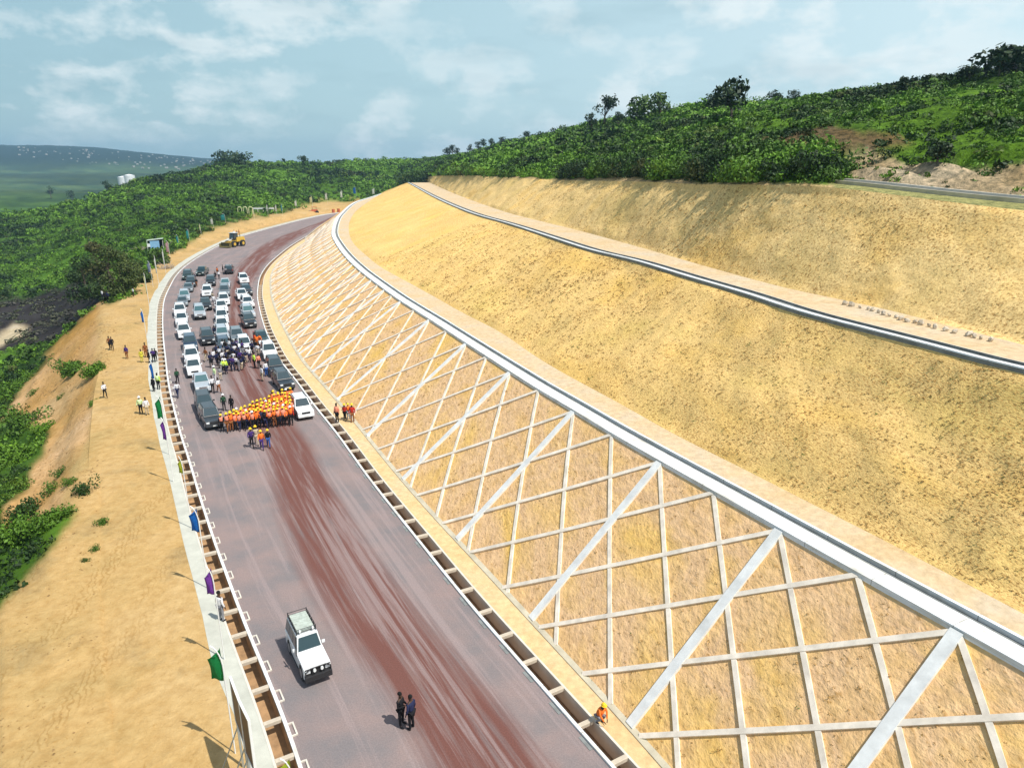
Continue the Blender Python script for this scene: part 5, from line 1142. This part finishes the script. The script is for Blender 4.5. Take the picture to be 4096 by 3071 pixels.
def hill_hit(x,y):
    d=ray(x,y); px=x/D; j=int(np.clip((px-Ph[0])/(Ph[1]-Ph[0]),0,nc2-1)); 
    for i in range(1,nr2):
        if H+d[2]/d[1]*Yh[i,j]<=Zh[i,j]: return np.array([Xh[i,j],Yh[i,j],Zh[i,j]])
    k=int(np.argmin(PYh[:,j])); return np.array([Xh[k,j],Yh[k,j],Zh[k,j]])
DK=dict(col=(.012,.03,.012),col2=(.035,.06,.018))
for x,y,hpx,wpx,lab,kw in [
(2425,520,130,95,'tall dark tree standing highest on the left part of the ridge above the cutting',dict(DK)),
(2372,545,90,60,'smaller tree at the left side of the tall dark ridge tree',dict(DK)),
(2472,520,70,60,'small round tree right of the tall dark ridge tree',dict(DK)),
(2560,500,105,150,'broad dense tree crown on the ridge right of the tall dark one',dict()),
(2640,490,110,110,'tree with a pointed top on the ridge, right end of the broad crown',dict()),
(2930,480,140,190,'big dark tree with a visible trunk in the middle of the right ridge',dict(DK)),
(2870,455,70,110,'spreading dark tree left of the big one in the middle ridge',dict(DK)),
(3100,400,55,70,'small bare looking tree on the skyline right of the big dark tree',dict(DK)),
(3180,390,55,50,'second small skyline tree right of the big dark tree',dict(DK)),
(3610,395,90,60,'thin dark tree with bare top standing on the right hillside skyline',dict(DK)),
(3880,330,60,100,'small dark bush tree on the bright slope below the crest thicket',dict(DK)),
(3990,310,100,230,'dark thicket tree on the crest near the right edge, left crown',dict(DK)),
(4070,310,90,150,'dark tree leaning over the crest at the right edge of the photo',dict(DK)),
(4040,270,60,90,'small umbrella shaped tree on top of the crest thicket',dict(DK,kind='umbrella')),
(3750,650,80,110,'dark bush tree growing on the eroded bank above the short channel',dict(DK)),
(3250,600,60,50,'upright leafy sapling left of the brown bare patch',dict()),
(1795,622,40,34,'tiny round tree, left of the small skyline group at the far ridge end',dict(DK)),
(1815,620,48,36,'tiny round tree, middle of the small skyline group at the far ridge end',dict(DK)),
(1835,618,36,30,'tiny round tree, right of the small skyline group at the far ridge end',dict(DK)),
(1893,602,42,30,'small round tree standing apart on the far ridge skyline',dict(DK)),
(1922,598,42,34,'small round tree, first of the row climbing the far ridge',dict(DK)),
(1944,590,46,34,'small round tree, second of the row climbing the far ridge',dict(DK)),
(1975,580,46,34,'small round tree, third of the row climbing the far ridge',dict(DK)),
(2010,572,38,34,'small round tree, fourth of the row climbing the far ridge',dict(DK)),
(2110,553,40,40,'small round tree, last of the row climbing the far ridge',dict(DK))]:
    q=hill_hit(x,y); dp=q[1]*cT+(H-q[2])*sT; s=dp/F
    tree(q-np.array([0,0,.3]),hpx*s,wpx*s*.5,lab,seed=x,leaf=max(.16,wpx*s*.055),nl=520,group='trees on the ridge above the cutting',**kw)
for x,y,hpx,wpx,lab in [(905,655,38,110,'dark tree mass on the far left crest, left crown'),(955,650,34,110,'dark tree mass on the far left crest, right crown'),(1215,648,26,50,'single round tree on the far crest behind the valley'),(205,790,46,40,'small tree with thin trunk on the yellow green spur far left'),(290,800,40,44,'pale tree on the yellow green spur right of the thin trunked one'),(430,770,50,50,'dark tree on the bare brow left of the white tanks')]:
    q=ground_hit(x,y+4); q=pY(x,y+4,480) if q is None else q; dp=q[1]*cT+(H-q[2])*sT; s=dp/F
    tree(q-np.array([0,0,.3]),hpx*s,wpx*s*.5,lab,seed=x,leaf=max(.3,wpx*s*.05),nl=420,col=(.015,.04,.015),col2=(.04,.07,.02),group='trees on the far ridges')
# tree clump at the end of the plateau
for x,y,h,r_,lab,c1,c2 in [(345,1185,7,4.0,'dense dark green tree at the plateau end, left of the shaded group',(.012,.03,.01),(.04,.075,.015)),(455,1178,9,3.6,'tall feathery olive tree at the end of the plateau, right of the shaded group',(.03,.05,.012),(.09,.12,.03)),(500,1172,8,3.2,'tall feathery tree with leaning stems beside the olive tree',(.03,.055,.012),(.10,.13,.03)),(400,1150,9,3.4,'olive brown tree behind the shaded group of persons',(.04,.045,.015),(.10,.10,.03)),(565,1130,4.5,2.2,'low green tree beside the pale pole at the end of the plateau',(.02,.05,.01),(.06,.11,.02)),(640,1055,3.6,2.6,'low bright green tree below the blue tent',(.03,.07,.01),(.08,.15,.02))]:
    q=pz(x,y,0); tree(q-np.array([0,0,.2]),h,r_,lab,seed=x,kind='low',leaf=.22,nl=2600,col=c1,col2=c2,group='trees at the end of the plateau')
# dry brush heaps and low shrubs on the sand
def shrub(x,y,s,lab,col=.4,zs=1.15,n=2,z=None,grid=True):
    s=s*.95; n=n*3
    d=ray(x,y); q=None
    for Y in np.arange(20,140,.4):
        p_=d/d[1]*Y; i=min(np.searchsorted(Yr,Y),nrow-1); j=int(np.clip((x/D-Pc[0])/(Pc[1]-Pc[0]),0,ncol-1))
        if H+p_[2]<=Zg[i,j]: q=np.array([p_[0],Y,Zg[i,j]]); break
    if q is None: q=pz(x,y,0)
    g=np.random.default_rng(int(x+y)); P_=np.array([[g.normal()*s*.28,g.normal()*s*.28,0] for _ in range(n)]); sc_=np.full(n,s)*(.7+.5*g.random(n))
    c=np.tile(GD*(1-col)+GL*col,(n,1)); o=bushes('shrub',P_,sc_,c,PROH,int(x),zs); o.location=q-np.array([0,0,.1]); o.name='shrub'; tag(o,lab,'shrub','shrubs on the sandy fill'); return o
for x,y,s,lab,c in [(300,1490,1.5,'bushy green shrub on the sandy fill, left of the grassy one',.5),(375,1500,1.3,'long grassy green shrub on the sandy fill near the plateau edge',.7),(262,1515,.8,'low green tuft at the foot of the bushy shrub',.6),(135,1580,.8,'small green shrub low on the sandy fill face',.5),(240,1600,.6,'small round green shrub below the bushy pair',.5),(375,1618,.5,'faint pale green tuft near the plateau edge',.8),(185,1730,1.0,'bright green shrub beside the lower left thicket',.9),(250,1905,.7,'small dark green shrub, upper of four on the gully rim',.3),(290,1935,.6,'small green shrub, third of four on the gully rim',.5),(322,1975,.8,'dark green shrub, rightmost and largest on the gully rim',.1),(205,1975,.7,'small green shrub, leftmost of four on the gully rim',.5),(120,2070,1.1,'dark blue green shrub in the gully',.1),(412,2100,.6,'small star shaped green plant alone on the flat sand',.5),(372,2215,.35,'tiny green tuft on the flat sand, right of a smaller one',.4),(335,2252,.28,'tiny dark tuft on the flat sand, lower left of another',.2),(250,2080,.9,'green grass clump at the tip of the long green gully',.6),(185,2120,1.1,'green grass clump in the middle of the long green gully',.6),(90,2165,1.2,'green grass clump at the lower part of the long green gully',.7)]:
    shrub(x,y,s,lab,c,n=3 if s>.9 else 1)
# houses on the far hillside
HW=simple('far_house_wall',(.33,.32,.28),.8); HR=simple('far_house_roof',(.5,.52,.52),.6)
def house_mesh():
    bm=bxm([(0,0,2,12,8,4)]); merge(bm,hull([(-6.5,-4.5,4),(6.5,-4.5,4),(6.5,4.5,4),(-6.5,4.5,4),(-6.5,0,6.4),(6.5,0,6.4)])); me=bpy.data.meshes.new('far_house'); bm.to_mesh(me); bm.free(); me.materials.append(HW); return me
hm=house_mesh(); g=np.random.default_rng(5)
for k in range(110):
    px_=g.uniform(180,475) if k%4 else g.uniform(40,200); 
    top=np.interp(px_,[0,100,215,300,400,480],[312,316,322,328,337,347]); y_=top+4+g.random()**1.3*np.interp(px_,[0,300,470],[18,34,22])
    q=ground_hit(px_*D,y_*D,2000,3500)
    if q is None: continue
    o=link('house',hm); o.location=q-np.array([0,0,.6]); o.rotation_euler=(0,0,g.random()*3); s=.25+.45*g.random(); o.scale=(s,s,s)
    tag(o,'tiny pale house among many on the hazy blue hillside at the horizon','house',group='houses on the far hillside')
# stones along the upper bench
ST=simple('pale_rock',(.50,.43,.33),.9,var=.2); g=np.random.default_rng(9)
rp=[(3387,1208),(3470,1225),(3550,1247),(3640,1272),(3740,1298),(3850,1322),(3970,1350)]
pts=resample(np.array([pz(x,y,Z2+.3) for x,y in rp]),.5)
bm=bmesh.new(); bmesh.ops.create_icosphere(bm,subdivisions=1,radius=.2)
for v_ in bm.verts: v_.co*=g.uniform(.75,1.2)
me=bpy.data.meshes.new('rock'); bm.to_mesh(me); bm.free(); me.materials.append(ST)
for k,p in enumerate(pts):
    o=link('rock',me); o.location=p+np.array([g.normal()*.08,g.normal()*.08,-.12]); o.rotation_euler=tuple(g.random(3)*6); s=.6+.7*g.random(); o.scale=(s,s*.8,s*.7)
    tag(o,f'pale rock edging the upper bench path, {NTH[min(k,32)]} of the row from the left','rock',group='row of pale rocks on the upper bench')

for o in bpy.data.objects:
    if o.parent is None and o.get('label') and not 4<=len(o['label'].split())<=16: print('LABEL',len(o['label'].split()),o['label'])

STK=simple('grey_dead_wood',(.30,.25,.20),.9,var=.3)
for x,y,r_,lab in ((575,1000,3.2,'heap of pale cut branches left of the blue tent'),(700,985,3.0,'heap of dry branches on the verge between the pink and teal flags'),(668,1075,2.2,'heap of dry reddish branches beside the road below the green tree'),(545,1090,2.6,'leaning stack of dry stems beside the tall pale pole')):
    g=np.random.default_rng(x); bm=bmesh.new()
    for k in range(46):
        c=g.normal(size=2)*r_*.35; a=g.random()*6.28; l=g.uniform(.6,1.6); h_=abs(g.normal())*.5; tube([(c[0],c[1],h_*.3),(c[0]+l*math.cos(a),c[1]+l*math.sin(a),h_+.25)],.045,bm,5)
    o=obj('branch_heap',bm,STK); p=pz(x,y,0); o.location=(p[0],p[1],.05); tag(o,lab,'branches',group='heaps of cut branches along the verge')

for x,y,Y,lab in ((1632,742,395,'dark rounded tree at the far end of the upper bench, left of two'),(1675,738,385,'dark rounded tree at the far end of the upper bench, right of two')):
    q=pY(x,y,Y); tree(q-np.array([0,0,1.]),7,6.5,lab,seed=x,kind='low',leaf=.5,nl=1400,col=(.02,.05,.012),col2=(.07,.13,.02),group='trees closing the far end of the upper bench')
